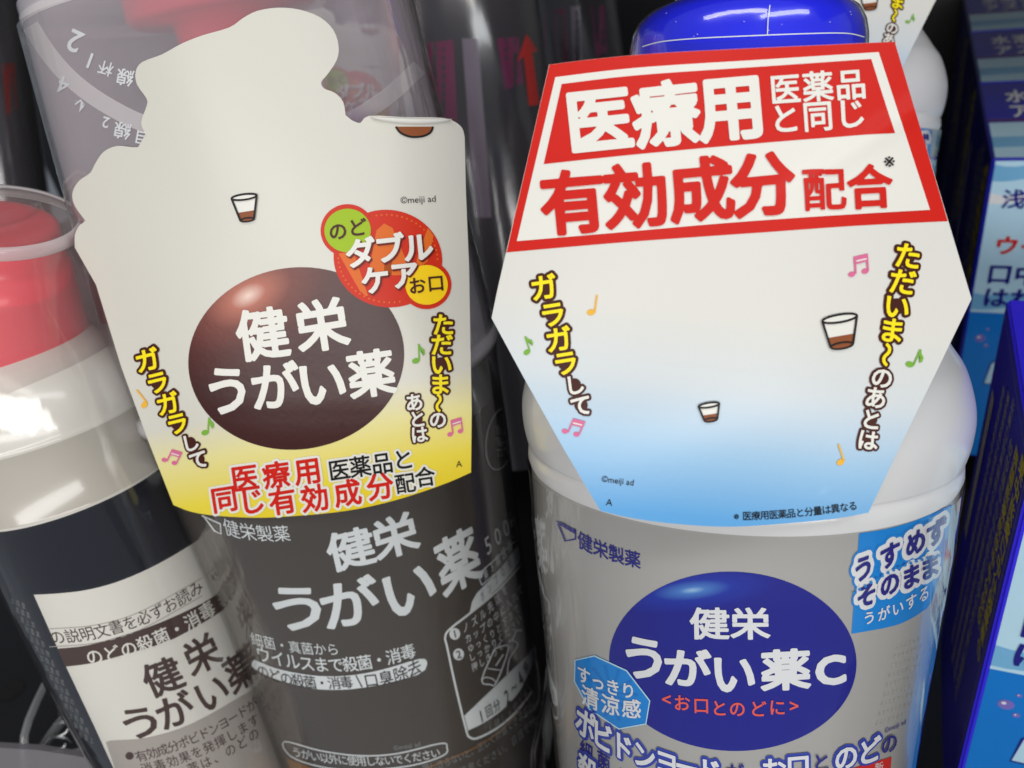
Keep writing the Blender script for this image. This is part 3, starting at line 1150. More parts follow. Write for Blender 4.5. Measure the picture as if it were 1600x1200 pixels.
tb = catmull([(398, 1030), (430, 1043), (470, 1052), (510, 1056), (553, 1054), (600, 1045), (655, 1029), (667, 1034), (664, 1046)], 3, False)
bb = catmull([(652, 1054), (600, 1068), (550, 1076), (510, 1077), (483, 1074), (433, 1061), (398, 1044), (394, 1036)], 3, False)
a.poly(tb + bb, 'pale', 2)
a.line('のどの殺菌・消毒', (412, 1049), (541, 1065), 21, 7, 'dark_print', 0.006, 3)
a.stroke([(556, 1054), (566, 1073)], 2, 'dark_print', 3)
a.line('口臭除去', (580, 1062), (647, 1043), 24, 3, 'dark_print', 0.006, 3)
a.word('©meiji ad', 636, 1166, 11, -10, 'pale_dim')
a.stroke(catmull([(445, 1158), (500, 1172), (560, 1180), (620, 1177), (688, 1161), (698, 1167), (692, 1180), (640, 1196), (560, 1203), (500, 1197), (455, 1181)], 4, True), 2, 'pale', 2, True)
a.line('うがい以外に使用しないでください', (464, 1175), (680, 1176), 16, 13, 'pale', 0.0, 2)
a.stroke(catmull([(640, 1210), (700, 1186), (745, 1166), (785, 1138), (812, 1107), (829, 1078)], 5, False), 2.4, 'tan', 2)
a.line('押しきらないと、正しく計量できません', (665, 1199), (828, 1100), 14, 16, 'pale_dim', 0.0, 2, sx=.85)
a.line('ます。ご注意ください。容器を横', (672, 1216), (832, 1128), 14, 16, 'pale_dim', 0.0, 2, sx=.85)
a.build('claim_lettering', mbt)
a = Art(MS, 10, 13)
a.poly(catmull([(448, 1184), (500, 1203), (560, 1209), (640, 1203)], 4, False) + [(640, 1260), (560, 1275), (470, 1250)], 'tan', 1)
a.build('lower_label', mbt)
a = Art(MS, 8, 13)
el = [(781 + 22 * math.cos(t) - 6 * math.sin(t), 686 + 48 * math.sin(t)) for t in (k * math.pi / 20 for k in range(40))]
a.stroke(el, 1.6, 'pale', 2, True)
for ch, x, y in (('計', 778, 672), ('量', 779, 690), ('力', 780, 706), ('っ', 790, 676), ('プ', 789, 696)):
    a.char(ch, x, y, 17, -8, 'pale', 0.0, 2, sx=.5)
a.build('round_mark', mbt)

# inverted measuring cup over the pump of the middle bottle
cu_prof = MBt.profile([(-34, 268), (-36, 292), (-24, 299), (60, 299), (200, 299), (420, 297), (548, 294), (556, 303), (566, 304), (572, 296)])
cup = thing('measuring_cup', 'large clear cup upside down over the pink pump of the middle bottle', 'cup', MBt.A + MBt.d * cu_prof[-1][0], 'clear cups over the bottle tops')
MBt.build('wall', cu_prof, [M['cup']], cup, cap=(True, False))
CS = MBt.surface(cu_prof[1:7])
MBt.build('rim', [(s, r + .0001) for s, r in MBt.profile([(547, 297), (552, 304), (562, 306), (572, 303), (574, 297)])], [M['cup_lip']], cup, cap=(False, False))
MBt.build('base_ring', MBt.profile([(-10, 285), (-14, 293), (-6, 300), (6, 299.5)]), [M['cup_rim']], cup, cap=(False, False))
a = Art(CS, 10)
up = catmull([(48, 40), (75, 82), (110, 122), (160, 160), (230, 195), (330, 222), (430, 222), (530, 195), (600, 155), (655, 105)], 4, False)
a.stroke(up, 26, 'cup_rim', 1)
a.build('shoulder_band', cup)
a = Art(CS, 10)
for ch, x, y, sz, rt in (('2', 117, 66, 48, 205), ('1', 141, 96, 34, 200), ('杯', 166, 107, 24, 195), ('線', 196, 121, 28, 190), ('4', 100, 134, 36, 200), ('↑', 128, 165, 26, 10), ('2', 166, 192, 24, 195), ('線', 192, 204, 28, 190), ('目', 222, 215, 24, 190), ('盛', 248, 224, 22, 188)):
    a.char(ch, x, y, sz, rt, 'gloss_white', 0.015, 2)
a.build('graduation_marks', cup)

# ---------------------------------------------------------------- shaped tag on the middle bottle
SAG = 0.0085
_bv = []
for pr_ in (m_all, cu_prof, [(q[0], q[1] + .0004) for q in MBt.profile([(547, 297), (552, 304), (562, 306), (572, 303), (574, 297)])]):
    v_, f_ = MBt.rings(pr_, 96)
    _bv.append(BVHTree.FromPolygons([tuple(p) for p in v_], f_))


def _req(px, py):
    r = ray(px, py)
    b = 9.0
    for t in _bv:
        hh = t.ray_cast(CP, r.normalized())
        if hh[0] is not None:
            b = min(b, (hh[0] - CP).dot(FWD))
    return b


def _axm(py):
    return 378 + (py - 130) * 0.245


_pts = []
for y in range(-20, 841, 20):
    m = min(_req(_axm(y) + u * 300, y) - 0.0009 - SAG * u * u for u in [k / 10 for k in range(-9, 10)])
    if m < 1:
        _pts.append((y, m))
_hull = []
for p in _pts:
    while len(_hull) > 1 and (_hull[-1][1] - _hull[-2][1]) * (p[0] - _hull[-2][0]) >= (p[1] - _hull[-2][1]) * (_hull[-1][0] - _hull[-2][0]):
        _hull.pop()
    _hull.append(p)


def _hv(y):
    for a_, b_ in zip(_hull, _hull[1:]):
        if y <= b_[0]:
            break
    return a_[1] + (b_[1] - a_[1]) * (y - a_[0]) / (b_[0] - a_[0])


def d_mid(px, py):
    u = (px - _axm(py)) / 300.0
    c = sum(_hv(py + k) for k in (-60, -40, -20, 0, 20, 40, 60)) / 7 - 0.0003
    return c + SAG * u * u + 0.00018 * math.sin(px * .02 - py * .013)


TM_S = depth_surface(d_mid)
cont = [(137, 347), (122, 352), (117, 367), (117, 387)]
out_m = catmull([(117, 387), (117, 367), (125, 351), (137, 347)], 3, False)
out_m += catmull([(133, 344), (117, 322), (113, 302), (123, 283), (141, 270), (149, 255), (162, 237), (183, 228), (207, 230), (235, 229), (268, 231)], 3, False)
out_m += catmull([(262, 226), (240, 215), (224, 203), (221, 188), (229, 166), (229, 154), (214, 132), (212, 112), (222, 97), (253, 85), (284, 68), (317, 55), (358, 43), (380, 28), (402, 17), (434, 12), (468, 15), (500, 27), (521, 47), (529, 72), (526, 94), (511, 117), (502, 128), (506, 138), (523, 145), (536, 159), (540, 180)], 3, False)
out_m += catmull([(550, 188), (563, 192), (577, 181), (633, 183), (690, 184), (710, 190), (722, 200), (726, 214)], 3, False)
out_m += [(728, 300), (733, 420), (735, 540), (737, 640), (736, 738)]
out_m += catmull([(736, 738), (700, 754), (640, 775), (580, 791), (520, 801), (450, 807), (400, 809), (340, 806), (300, 800), (271, 789)], 3, False)[1:]
out_m += [(232, 690), (190, 575), (150, 445)]
tag_m = thing('hang_tag', 'cloud-topped paper tag with brown round emblem and yellow lower edge, sharp in the front row', 'tag', at(500, 800, d_mid(500, 800)), 'paper tags on the bottle necks')
card('card', out_m, TM_S, M['tag_yellow'], tag_m)
# folded-over tab at the top right
fv, ff = [], []
n = 24
for i in range(n + 1):
    t = i / n
    x = 579 + (704 - 579) * t
    y = 183.5 + 4 * t + 8 * math.sin(math.pi * t) ** .6
    p, nn = TM_S(x, y, 3)
    q, _ = TM_S(x, 182 + 4 * t, 3)
    fv += [p, p + (q - p) * .5 + nn * .0006, q - nn * .0001, q + (q - p) * .1 - nn * .003]
for i in range(n):
    for k in range(3):
        ff.append((i * 4 + k, i * 4 + k + 1, i * 4 + 5 + k, i * 4 + 4 + k))
mesh_obj('folded_tab', fv, ff, M['white'], tag_m)
a = Art(TM_S, 14)
a.ellipse(463, 560, 169, 142, -8, 'button_brown', 1, 96)
a.build('round_emblem', tag_m)
a = Art(TM_S, 14)
for ch, x, y, sz, rt in (('健', 411, 521, 84, -8), ('栄', 503, 507, 84, -9), ('う', 357, 609, 82, -4), ('が', 430, 603, 78, -5), ('い', 503, 597, 82, -6), ('薬', 580, 583, 76, -8)):
    a.char(ch, x, y, sz, rt, 'white', 0.028, 3)
a.build('product_name', tag_m)
a = Art(TM_S, 12)
a.ellipse(606, 404, 85, 76, 10, 'seal_red', 2)
a.ellipse(543, 360, 42, 41, 0, 'seal_red', 2)
a.ellipse(666, 445, 39, 38, 0, 'seal_red', 2)
a.poly([(529, 396), (552, 392), (575, 462), (571, 462), (562, 454)], 'orange', 3)
a.poly([(588, 360), (600, 349), (613, 356), (640, 420), (626, 430), (600, 368), (590, 430), (576, 424)], 'orange', 3)
a.poly([(668, 356), (677, 368), (668, 408), (648, 424), (652, 400)], 'orange', 3)
for k in range(60):
    t = 2 * math.pi * k / 60
    x, y = 606 + 77 * math.cos(t) - 6 * math.sin(t), 404 + 68 * math.sin(t) + 8 * math.cos(t)
    if math.hypot(x - 543, y - 360) > 45 and math.hypot(x - 666, y - 445) > 42:
        a.ellipse(x, y, 1.5, 1.5, 0, 'orange', 3, 8)
a.ellipse(543, 360, 36, 34, 0, 'lime', 4)
a.ellipse(666, 445, 33, 31, 0, 'sun_yellow', 4)
for ch, x, y, sz in (('ダ', 563, 394, 48), ('ブ', 608, 388, 48), ('ル', 652, 386, 48), ('ケ', 586, 437, 46), ('ア', 631, 429, 46)):
    a.char(ch, x + 2, y + 2.5, sz, -6, 'seal_shadow', 0.05, 6)
    a.char(ch, x, y, sz, -6, 'white', 0.034, 7)
a.line('のど', None, None, 30, 0, 'ink_brown', 0.02, 6, rot=-6, pos=[(528, 361), (558, 355)])
a.line('お口', None, None, 28, 0, 'ink_brown', 0.02, 6, rot=-5, pos=[(651, 446), (680, 442)])
a.build('care_seal', tag_m)
a = Art(TM_S, 14)
vert(a, [('ガ', 231, 562, 39), ('ラ', 247, 597, 37), ('ガ', 263, 630, 37), ('ラ', 278, 661, 36), ('し', 298, 691, 29), ('て', 311, 717, 31)], -14, 'yellow', 'white', 2)
a.build('slogan', tag_m)
a = Art(TM_S, 14)
vert(a, [('た', 692, 507, 36), ('だ', 690, 538, 36), ('い', 689, 569, 36), ('ま', 687, 600, 35), ('〜', 685, 629, 30), ('の', 684, 655, 29)], 0, 'yellow', 'white', 1)
vert(a, [('あ', 647, 628, 29), ('と', 652, 654, 28), ('は', 655, 678, 28)], -6, 'white', 'white', 3)
a.build('slogan', tag_m)
a = Art(TM_S, 14)
items = [('医', 383, 746, 44, 'red'), ('療', 432, 741, 44, 'red'), ('用', 481, 735, 44, 'red'), ('医', 530, 733, 35, 'black'), ('薬', 563, 728, 35, 'black'), ('品', 597, 723, 35, 'black'), ('と', 630, 717, 35, 'black'),
         ('同', 351, 779, 43, 'red'), ('じ', 394, 782, 43, 'red'), ('有', 442, 782, 44, 'red'), ('効', 492, 777, 45, 'red'), ('成', 543, 769, 44, 'red'), ('分', 594, 759, 44, 'red'), ('配', 633, 754, 33, 'black'), ('合', 664, 744, 33, 'black')]
for ch, x, y, sz, mt in items:
    a.char(ch, x, y, sz, -8 if y < 750 else -9, 'white', 0.11, 2)
for ch, x, y, sz, mt in items:
    a.char(ch, x, y, sz, -8 if y < 750 else -9, mt, 0.024 if mt == 'red' else 0.016, 3)
a.build('claim_lettering', tag_m)
a = Art(TM_S, 14)
a.word('©meiji ad', 653, 313, 14.4, -3)
a.build('small_print', tag_m)
a = Art(TM_S, 14)
a.char('A', 717, 724, 14, -4, 'black', 0.0, 2)
a.build('small_print', tag_m)
for k, x, y, sz, rt, mt in (('plain', 222, 622, 28, -38, 'amber'), ('flag', 324, 666, 26, 4, 'green'), ('beam', 269, 713, 26, 26, 'pink'), ('flag', 652, 553, 28, -2, 'green'), ('beam', 710, 667, 27, -8, 'pink')):
    note(TM_S, tag_m, k, x, y, sz, rt, M[mt])
cup_drawing(TM_S, tag_m, [(363, 310), (402, 305), (398, 341), (377, 345)], 3.2)
a = Art(TM_S, 12)
a.poly([(618, 198), (675, 198), (672, 207), (660, 213), (642, 214), (627, 209)], 'coffee', 2)
a.stroke(catmull([(618, 198), (626, 208), (642, 214), (660, 213), (672, 207), (676, 198)], 4, False), 3.2, 'black', 3)
a.build('cup_drawing', tag_m)

# ================================================================ LEFT BOTTLE (clear, red cap)
LBt = Lathe((21, 530), 0.172, (229, 1000), 0.197, (0.893, 0.84))
lp = LBt.profile(smooth_profile([(505, 100), (540, 124), (560, 142), (590, 164), (625, 178), (650, 180)], 5))
lp2 = LBt.profile([(652, 181.5), (656, 179), (700, 178), (744, 177), (746, 178.5), (750, 176), (900, 174), (1000, 171), (1100, 162), (1200, 152), (1330, 142)])
lp2 = LBt.to_floor(lp2)
l_all = lp + lp2
lbt = thing('gargle_bottle', 'clear bottle of dark liquid with white wrap label and red cap, at the left edge', 'bottle', LBt.A + LBt.d * l_all[-1][0], 'mouthwash bottles on the shelf')
seg = [0] * len(lp) + [0, 1, 1, 1, 0] + [2] * 14
LBt.build('body', l_all, [M['milky'], M['murky'], M['iodine']], lbt, seg)
LS = LBt.surface(l_all)
LCt = Lathe((-8, 345), 0.158, (13, 530), 0.1715)
LCt.build('cap', LCt.profile([(343, 3), (343.5, 60), (345, 80), (350, 89), (356, 90), (380, 92), (402, 94), (404, 99), (440, 105), (500, 115), (524, 118), (536, 114)]), [M['pink_cap']], lbt)
LBt.build('shrink_film', LBt.profile([(345, 126), (500, 160), (560, 180), (640, 184), (744, 182), (1000, 175), (1200, 156), (1330, 146)]), [M['film']], lbt, cap=(False, False))
cu2 = LCt.profile([(342, 108), (340, 121), (350, 124), (420, 135), (500, 147), (540, 153), (548, 158), (553, 152)])
cup2 = thing('measuring_cup', 'small clear cup upside down over the red cap of the left bottle', 'cup', LCt.A + LCt.d * cu2[-1][0], 'clear cups over the bottle tops')
LCt.build('wall', cu2, [M['cup_small']], cup2, cap=(True, False))
LCt.build('base_ring', LCt.profile([(336, 117), (334, 122), (341, 126), (352, 126), (354, 123)]), [M['cup_rim']], cup2, cap=(False, False))
a = Art(LS, 9, 24)
lt = catmull([(53, 929), (90, 927), (133, 922), (180, 910), (233, 888), (287, 858), (340, 822)], 4, False)
a.poly(lt + [(372, 880), (410, 960), (440, 1040), (470, 1130), (490, 1230)] + [(400, 1262), (300, 1270), (230, 1262), (196, 1240), (180, 1205), (147, 1133), (103, 1040), (78, 985)], 'label_white', 1)
lab = a.build('wrap_label', lbt)
a = Art(LS, 9, 24)
for dy, w in ((0, 1.2), (28, 1.2)):
    a.stroke(catmull([(78, 982 + dy), (150, 976 + dy), (220, 955 + dy), (315, 903 + dy)], 5, False), w, 'label_grey', 2)
a.line('の説明文書を必ずお読み', (90, 995), (305, 920), 24, 16, 'brown_print', 0.0, 2)
a.poly(catmull([(90, 1013), (130, 1009), (167, 1000), (233, 979), (290, 955), (330, 934), (370, 905)], 4, False) + catmull([(380, 932), (333, 963), (290, 988), (250, 1006), (167, 1030), (135, 1037), (103, 1041)], 4, False), 'brown_print', 2)
a.line('のどの殺菌・消毒', (148, 1025), (322, 954), 27, 11, 'label_white', 0.012, 3)
a.build('header_lettering', lbt)
a = Art(LS, 9, 24)
for ch, x, y, sz, rt, sx in (('健', 254, 1057, 58, -22, 1.08), ('栄', 315, 1022, 58, -28, 1.0), ('う', 220, 1128, 55, -12, 1.35), ('が', 273, 1110, 56, -20, 1.1), ('い', 330, 1082, 60, -28, .95), ('薬', 374, 1048, 60, -34, .85)):
    a.char(ch, x, y, sz, rt, 'brown_print', 0.022, 2, sx=sx)
a.build('product_name', lbt)
a = Art(LS, 9, 24)
a.poly(catmull([(167, 1162), (172, 1157), (230, 1152), (300, 1130), (390, 1080)], 4, False) + [(440, 1150), (470, 1230), (400, 1262), (300, 1268), (220, 1258), (185, 1215)], 'label_grey', 2)
a.ellipse(203, 1180, 6.5, 6, 0, 'brown_print', 3, 20)
a.line('有効成分ポビドンヨードが', (221, 1180), (392, 1102), 19, 9, 'brown_print', 0.0, 3)
a.line('消毒効果を発揮します', (230, 1199), (395, 1126), 19, 9, 'brown_print', 0.0, 3)
a.line('うがい薬は、のどの', (240, 1217), (395, 1148), 19, 9, 'brown_print', 0.0, 3)
a.build('small_print', lbt)
a = Art(LS, 9, 24)
for r in range(15):
    y0 = 938 + r * 15
    for i in range(3):
        a.char(random.choice('使用上の注意成分量薬品添加物'), 20 + r * 7.6 + 8.5 * i, y0 + 4 * i, 9, 24, 'pale_dim', 0.0, 1, sx=.75)
a.build('side_print', lbt)


# ================================================================ bottles behind
def shifted(src, delta, label, grp=None):
    c = copy_tree(src)
    c.location = Vector(src.location) + delta
    c['label'] = label
    return c


dR = at(1395, 50, d_right(1380, 600) / 0.55) - at(1380, 600, d_right(1380, 600))
shifted(rbt, dR, 'silver white bottle in the second row, behind the blue cap of the front one')
shifted(tag_r, dR, 'blurred six-sided tag in shade, behind the blue cap of the front silver bottle')
dM = at(557, 150, d_mid(605, 404) / 0.5) - at(605, 404, d_mid(605, 404))
shifted(mbt, dM, 'dark brown bottle in the second row, seen through the large clear cup')
shifted(tag_m, dM, 'blurred yellow-edged tag seen through the large clear cup of the front middle bottle')
shifted(cup, dM, 'clear cup in the second row, seen through the large clear cup in front of it')

# dark wrapped bottles between the rows
def wrapped(ax, d, hw, label, arrow, mats):
    lt_ = Lathe((ax[0], ax[1]), d, (ax[0] + 60, ax[1] + 400))
    pr = lt_.profile([(-90, hw * .3), (-80, hw * .9), (-60, hw), (250, hw), (600, hw * .93), (700, hw * .9)])
    t = thing('wrapped_bottle', label, 'bottle', lt_.A + lt_.d * pr[-1][0], 'dark wrapped bottles at the back')
    lt_.build('body', pr, [M[mats[0]]], t)
    sf = lt_.surface(pr)
    b = Art(sf, 14)
    x, y = ax
    b.poly([(x - hw * .95, y - 40), (x - hw * .35, y - 48), (x - hw * .25, y + 170), (x - hw * .6, y + 175)], mats[1], 1)
    b.poly([(x - hw * .22, y - 50), (x + hw * .02, y - 50), (x + hw * .22, y + 230), (x - hw * .02, y + 230)], mats[2], 1)
    b.poly([(x + hw * .30, y - 50), (x + hw * .62, y - 52), (x + hw * .7, y + 20), (x + hw * .42, y + 30)], mats[1], 1)
    b.build('printed_wrap', t)
    if arrow:
        b = Art(sf, 8)
        ax_, ay_ = arrow
        b.poly([(ax_, ay_ - 55), (ax_ + 17, ay_ - 28), (ax_ + 9, ay_ - 26), (ax_ + 20, ay_ + 55), (ax_ + 4, ay_ + 58), (ax_ - 4, ay_ - 20), (ax_ - 14, ay_ - 12)], 'red', 3)
        b.build('red_arrow', t)
    lt_.build('shrink_film', [(s, r + .0008) for s, r in pr], [M['film_back']], t, cap=(True, False))
    return t


wrapped((745, 110), 0.33, 105, 'dark wrapped bottle with plum print and a red arrow, between the two tagged bottles', (822, 108), ('smoke', 'magenta', 'lilac'))
wrapped((905, 60), 0.44, 62, 'narrow dark wrapped bottle at the back, left of the blue cap', None, ('smoke', 'magenta', 'lilac'))
wrapped((-15, 150), 0.42, 60, 'dark wrapped bottle in deep shade at the far left edge', None, ('smoke', 'seal_shadow', 'smoke'))

# ================================================================ medicine boxes on the right
class BoxSolid:
    def __init__(self, O, dO, pback, width, height):
        self.O = at(O[0], O[1], dO)
        self.ed, self.eb, self.er = ED, EB, ER
        n = ED.cross(ray(*pback)).normalized()      # how far back the far corner lies along EB
        m = ER.cross(ray(*pback)).normalized()
        self.dp = -(self.O - CP).dot(m) / EB.dot(m)
        self.w, self.h = width, height

    def pt(self, r, d, b):
        return self.O + self.er * r + self.ed * d + self.eb * b

    def build(self, name, parent, mats, bev=0.0006):
        w, h, dp = self.w, self.h, self.dp
        bm = bmesh.new()
        vs = [bm.verts.new(self.pt(r, d, b) - Vector(root_of(parent).location)) for r in (0, w) for d in (0, h) for b in (0, dp)]
        for f in [(0, 1, 3, 2), (4, 6, 7, 5), (0, 4, 5, 1), (2, 3, 7, 6), (0, 2, 6, 4), (1, 5, 7, 3)]:
            bm.faces.new([vs[i] for i in f])
        bmesh.ops.recalc_face_normals(bm, faces=bm.faces)
        bmesh.ops.bevel(bm, geom=bm.edges[:], offset=bev, segments=2, affect='EDGES')
        me = bpy.data.meshes.new(name)
        bm.to_mesh(me)
        bm.free()
        me.materials.append(mats)
        o = bpy.data.objects.new(name, me)
        COL.objects.link(o)
        o.parent = parent
        return o

    def face(self, side):
        if side == 'front':
            o, n = self.O, -self.eb
        else:
            o, n = self.O, -self.er

        def surf(px, py, layer):
            r = ray(px, py)
            t = (o - CP).dot(n) / r.dot(n)
            return CP + r * t + n * (layer * 0.00007), n
        return surf

    def local(self, side):
        """Face measured in millimetres from its top-left front corner."""
        o = self.O
        ax, n = (self.er, -self.eb) if side == 'front' else (self.eb, -self.er)

        def surf(x, y, layer):
            return o + ax * (x * .001) + self.ed * (y * .001) + n * (layer * 0.00009), n
        return surf


def front_print(bx, parent, cut, k):
    s = bx.local('front')
    w, h = bx.w * 1000, bx.h * 1000
    a = Art(s, 0)
    a.poly([(1.2, .8), (w - 1, .8), (w - 1, cut), (1.2, cut)], 'box_ice', 1)
    for y0, y1, mt in ((2, 7, 'box_wave'), (12, 15, 'gloss_white'), (cut - 8, cut - 2, 'box_wave')):
        top = [(1.2 + (w - 2.2) * q / 20, y0 + .8 * math.sin(q * .9)) for q in range(21)]
        bot = [(1.2 + (w - 2.2) * q / 20, y1 + .9 * math.sin(q * .7 + 1)) for q in range(20, -1, -1)]
        a.poly(top + bot, mt, 2)
    a.poly([(1.2, cut), (w - 1, cut), (w - 1, h - 1), (1.2, h - 1)], 'box_blue', 1)
    for x, y, r in ((8, 7, .6), (6, 11, 1.7), (8.5, 14, .8), (16, 12, 1.0), (21, 20, 1.4)):
        a.ellipse(x, cut + y, r, r, 0, 'bubble', 2, 20)
        a.ellipse(x - r * .3, cut + y - r * .3, r * .3, r * .3, 0, 'gloss_white', 3, 12)
    c = cut + 18
    jar = [(13, c + 1.5), (13, c), (24, c), (24, c + 1.5), (26, c + 4), (27, c + 13), (10, c + 13), (11, c + 4)]
    a.poly(jar, 'box_ice', 2)
    a.stroke(jar, .6, 'navy', 3, True)
    a.build('front_print', parent)
    a = Art(s, 0)
    for txt, x, y, z, mt, of in (('浅田飴', 8.5, 14, 7.2, 'navy', .02), ('ウイルス', 9, 31, 7.6, 'red', .03), ('口中の', 8.5, 42, 8.4, 'navy', .025), ('はれ痛み', 8.5, 51.5, 8.4, 'navy', .025)):
        a.line(txt, (x, y), (x + z * 1.02 * (len(txt) - 1), y), z, 0, mt, of, 4)
    a.build('front_lettering', parent)


def top_print(bx, parent):
    o = bx.O
    w, dp = bx.w * 1000, bx.dp * 1000

    def surf(x, y, layer):
        return o + ER * (x * .001) + EB * (y * .001) - ED * (layer * .00009), -ED
    a = Art(surf, 0)
    a.poly([(1, .8), (w - 1, .8), (w - 1, dp * .42), (1, dp * .42)], 'box_ice', 1)
    a.poly([(1, dp * .12), (w - 1, dp * .16), (w - 1, dp * .26), (1, dp * .24)], 'box_wave', 2)
    a.poly([(1, dp * .44), (w - 1, dp * .44), (w - 1, dp * .46), (1, dp * .46)], 'magenta', 1)
    a.build('top_print', parent)
    a = Art(surf, 0)
    z = dp * .19
    for txt, y in (('水溶性', dp * .80), ('アズレン', dp * .59)):
        for i, ch in enumerate(txt):
            vs, fs = glyph(ch, .03)
            a.add([(8 + i * 8.6 + gx * 8, y - z * .5 + gy * z) for gx, gy in vs], fs, 'gloss_white', 2)
    a.build('top_lettering', parent)


def side_print(bx, parent):
    s = bx.local('side')
    dp, h = bx.dp * 1000, bx.h * 1000
    a = Art(s, 0)
    a.stroke([(2.5, 3), (dp - 3, 3), (dp - 3, h * .86), (2.5, h * .86)], .3, 'faint', 2, True)
    for r, (mt, z) in enumerate((('yellow', 5.2), ('yellow', 4.6), ('faint', 4.2), ('faint', 3.6), ('faint', 3.2), ('faint', 3.2))):
        x = 7.5 + r * 7.2
        y = 7 + (r % 3) * 3
        while y < h * (.5 if r < 2 else .8) and x < dp - 6:
            a.char(random.choice('口中の殺菌消毒効果薬用法成分'), x, y, z, 0, mt, .02, 2, sx=1.3)
            y += z * 1.04
    a.poly([(dp - 12, 22), (dp - 7, 22), (dp - 7, 70), (dp - 12, 70)], 'label_white', 3)
    a.build('side_lettering', parent)


bx = BoxSolid((1614, 728), 0.155, (1573, 467), 0.062, 0.125)
b1 = thing('medicine_box', 'nearest blue carton at the lower right edge, its lettered narrow side showing', 'carton', bx.pt(0, bx.h, 0), 'blue cartons at the right')
bx.build('carton', b1, M['box_navy_bright'])
front_print(bx, b1, 58, 0.0)
side_print(bx, b1)
B2 = BoxSolid((1550, 248), 0.277, (1523, 131), 0.062, 0.125)
b2 = thing('medicine_box', 'shaded blue carton with ice blue lettered face, directly behind the nearest carton', 'carton', B2.pt(0, B2.h, 0), 'blue cartons at the right')
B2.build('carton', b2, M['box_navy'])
front_print(B2, b2, 58, 1.0)
side_print(B2, b2)
top_print(B2, b2)
step_v = EB * (B2.dp + 0.001)
b3 = shifted(b2, step_v, 'third blue carton from the front in the row at the upper right edge')
b4 = shifted(b2, step_v * 2.0, 'rearmost visible blue carton, in the upper right corner')
# ================================================================ clear dividers, rail and wire at the shelf front
def tube(name, pts, r, mat, parent=None, n=10):
    v, f = [], []
    for i, p in enumerate(pts):
        a_, b_ = pts[max(0, i - 1)], pts[min(len(pts) - 1, i + 1)]
        t = (b_ - a_).normalized()
        u = t.cross(Vector((0.3, 1, 0.2))).normalized()
        w = t.cross(u)
        for k in range(n):
            q = 2 * math.pi * k / n
            v.append(p + (u * math.cos(q) + w * math.sin(q)) * r)
    for i in range(len(pts) - 1):
        for k in range(n):
            f.append((i * n + k, i * n + (k + 1) % n, (i + 1) * n + (k + 1) % n, (i + 1) * n + k))
    f.append(tuple(range(n)))
    f.append(tuple(range((len(pts) - 1) * n + n - 1, (len(pts) - 1) * n - 1, -1)))
    return mesh_obj(name, v, f, mat, parent)


def divider(px, d, label, th=0.0016):
    """Clear plate standing on edge: outline in the photo, real thickness."""
    pts = [at(x, y, dd) for (x, y), dd in zip(px, d)]
    nrm = (pts[1] - pts[0]).cross(pts[-1] - pts[0]).normalized() * th
    n = len(pts)
    v = pts + [p + nrm for p in pts]
    f = [tuple(range(n)), tuple(range(2 * n - 1, n - 1, -1))] + [(i, (i + 1) % n, n + (i + 1) % n, n + i) for i in range(n)]
    o = mesh_obj('shelf_divider', v, f, M['divider'], smooth=False)
    return tag_obj(o, label, 'divider', 'clear shelf dividers')


d1 = thing('shelf_divider', 'clear plastic divider with a rounded front corner, left of the left bottle', 'divider', at(38, 1190, .235), 'clear shelf dividers')
tube('front_edge', [at(*p, d) for p, d in (((92, 1030), .262), ((76, 1058), .255), ((58, 1095), .248), ((45, 1125), .243), ((38, 1150), .240), ((37, 1175), .238), ((40, 1230), .236))], 0.0011, M['divider'], d1)
tube('brace', [at(*p, d) for p, d in (((110, 1108), .262), ((80, 1145), .250), ((48, 1188), .240))], 0.0011, M['divider'], d1)
for x, y, d in ((100, 1138, .255), (108, 1122, .258), (95, 1160, .25), (140, 1184, .245), (92, 1182, .25)):
    tube('spring_coil', [at(x, y, d) + Vector((math.cos(q) * .0028, math.sin(q) * .0012, q * .0006)) for q in (k * .5 for k in range(14))], 0.0004, M['steel'], d1, 6)
tube('brace', [at(*p, d) for p, d in (((130, 1090), .275), ((98, 1130), .262), ((62, 1180), .250))], 0.0008, M['divider'], d1)
tube('base_strip', [at(*p, d) for p, d in (((150, 1168), .252), ((110, 1178), .246), ((60, 1196), .240))], 0.0012, M['divider'], d1)
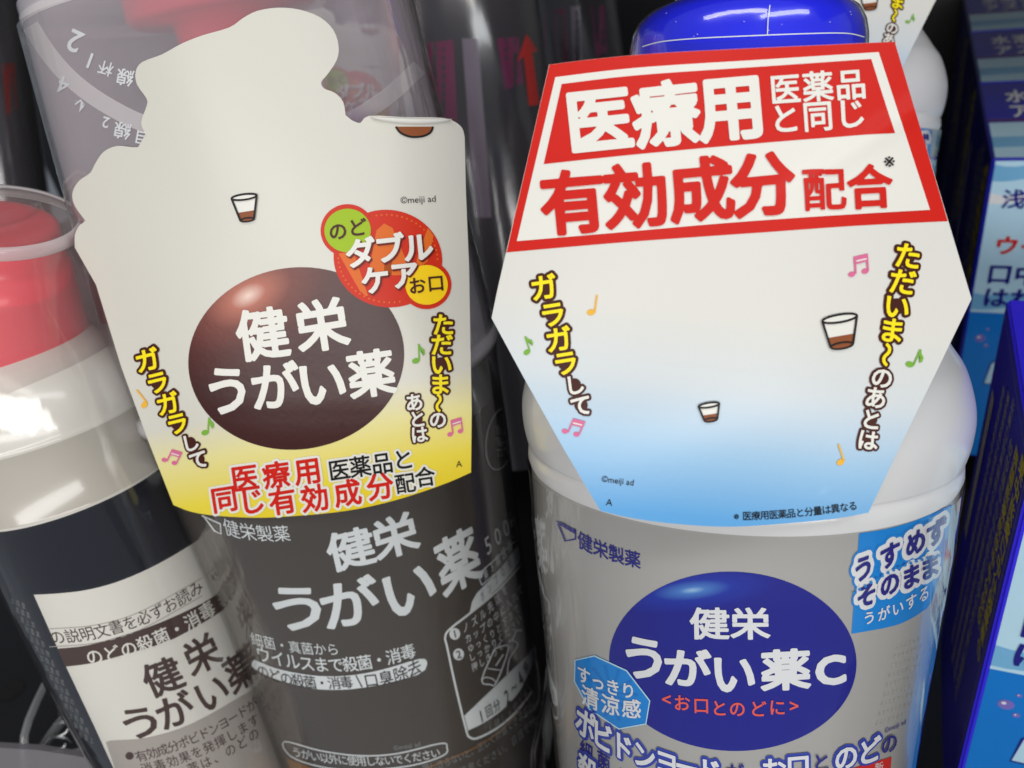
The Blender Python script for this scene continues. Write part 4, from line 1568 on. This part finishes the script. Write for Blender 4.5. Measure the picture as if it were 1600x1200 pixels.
d2 = thing('shelf_divider', 'clear plastic divider between the left bottle and the dark middle bottle', 'divider', at(385, 1190, .21), 'clear shelf dividers')
tube('front_edge', [at(*p, d) for p, d in (((400, 1060), .235), ((383, 1100), .225), ((368, 1150), .215), ((362, 1210), .208))], 0.0013, M['divider'], d2)
tube('brace', [at(*p, d) for p, d in (((420, 1120), .24), ((400, 1165), .23), ((378, 1215), .22))], 0.001, M['divider'], d2)
tube('spring_coil', [at(405, 1178, .222) + Vector((math.cos(q) * .0034, math.sin(q) * .0014, q * .0007)) for q in (k * .5 for k in range(14))], 0.0005, M['steel'], d2, 6)
d3 = thing('shelf_divider', 'clear plastic divider with a bright metal rod between the dark bottle and the silver bottle', 'divider', at(845, 1195, .19), 'clear shelf dividers')
tube('rod', [at(*p, d) for p, d in (((860, 1020), .26), ((850, 1090), .235), ((840, 1140), .215), ((833, 1180), .203), ((830, 1230), .196))], 0.0008, M['steel'], d3)
tube('front_edge', [at(*p, d) for p, d in (((868, 1010), .27), ((862, 1080), .24), ((856, 1140), .22), ((853, 1230), .2))], 0.0016, M['divider'], d3)

rv = [at(-40, 1166, .205), at(60, 1172, .203), at(186, 1192, .200), at(260, 1206, .198)]
vv, ff = [], []
for p in rv:
    q = p + Vector((0, 0, -0.012))
    b_ = Vector((0, 0.002, 0))
    vv += [p, q, q + b_, p + b_]
for i in range(len(rv) - 1):
    for k in range(4):
        ff.append((i * 4 + k, i * 4 + (k + 1) % 4, i * 4 + 4 + (k + 1) % 4, i * 4 + 4 + k))
ff += [(0, 1, 2, 3), (15, 14, 13, 12)]
tag_obj(mesh_obj('shelf_rail', vv, ff, M['rail'], smooth=False), 'grey translucent price rail across the lower left corner', 'rail')
# round peg hole in the black shelf floor
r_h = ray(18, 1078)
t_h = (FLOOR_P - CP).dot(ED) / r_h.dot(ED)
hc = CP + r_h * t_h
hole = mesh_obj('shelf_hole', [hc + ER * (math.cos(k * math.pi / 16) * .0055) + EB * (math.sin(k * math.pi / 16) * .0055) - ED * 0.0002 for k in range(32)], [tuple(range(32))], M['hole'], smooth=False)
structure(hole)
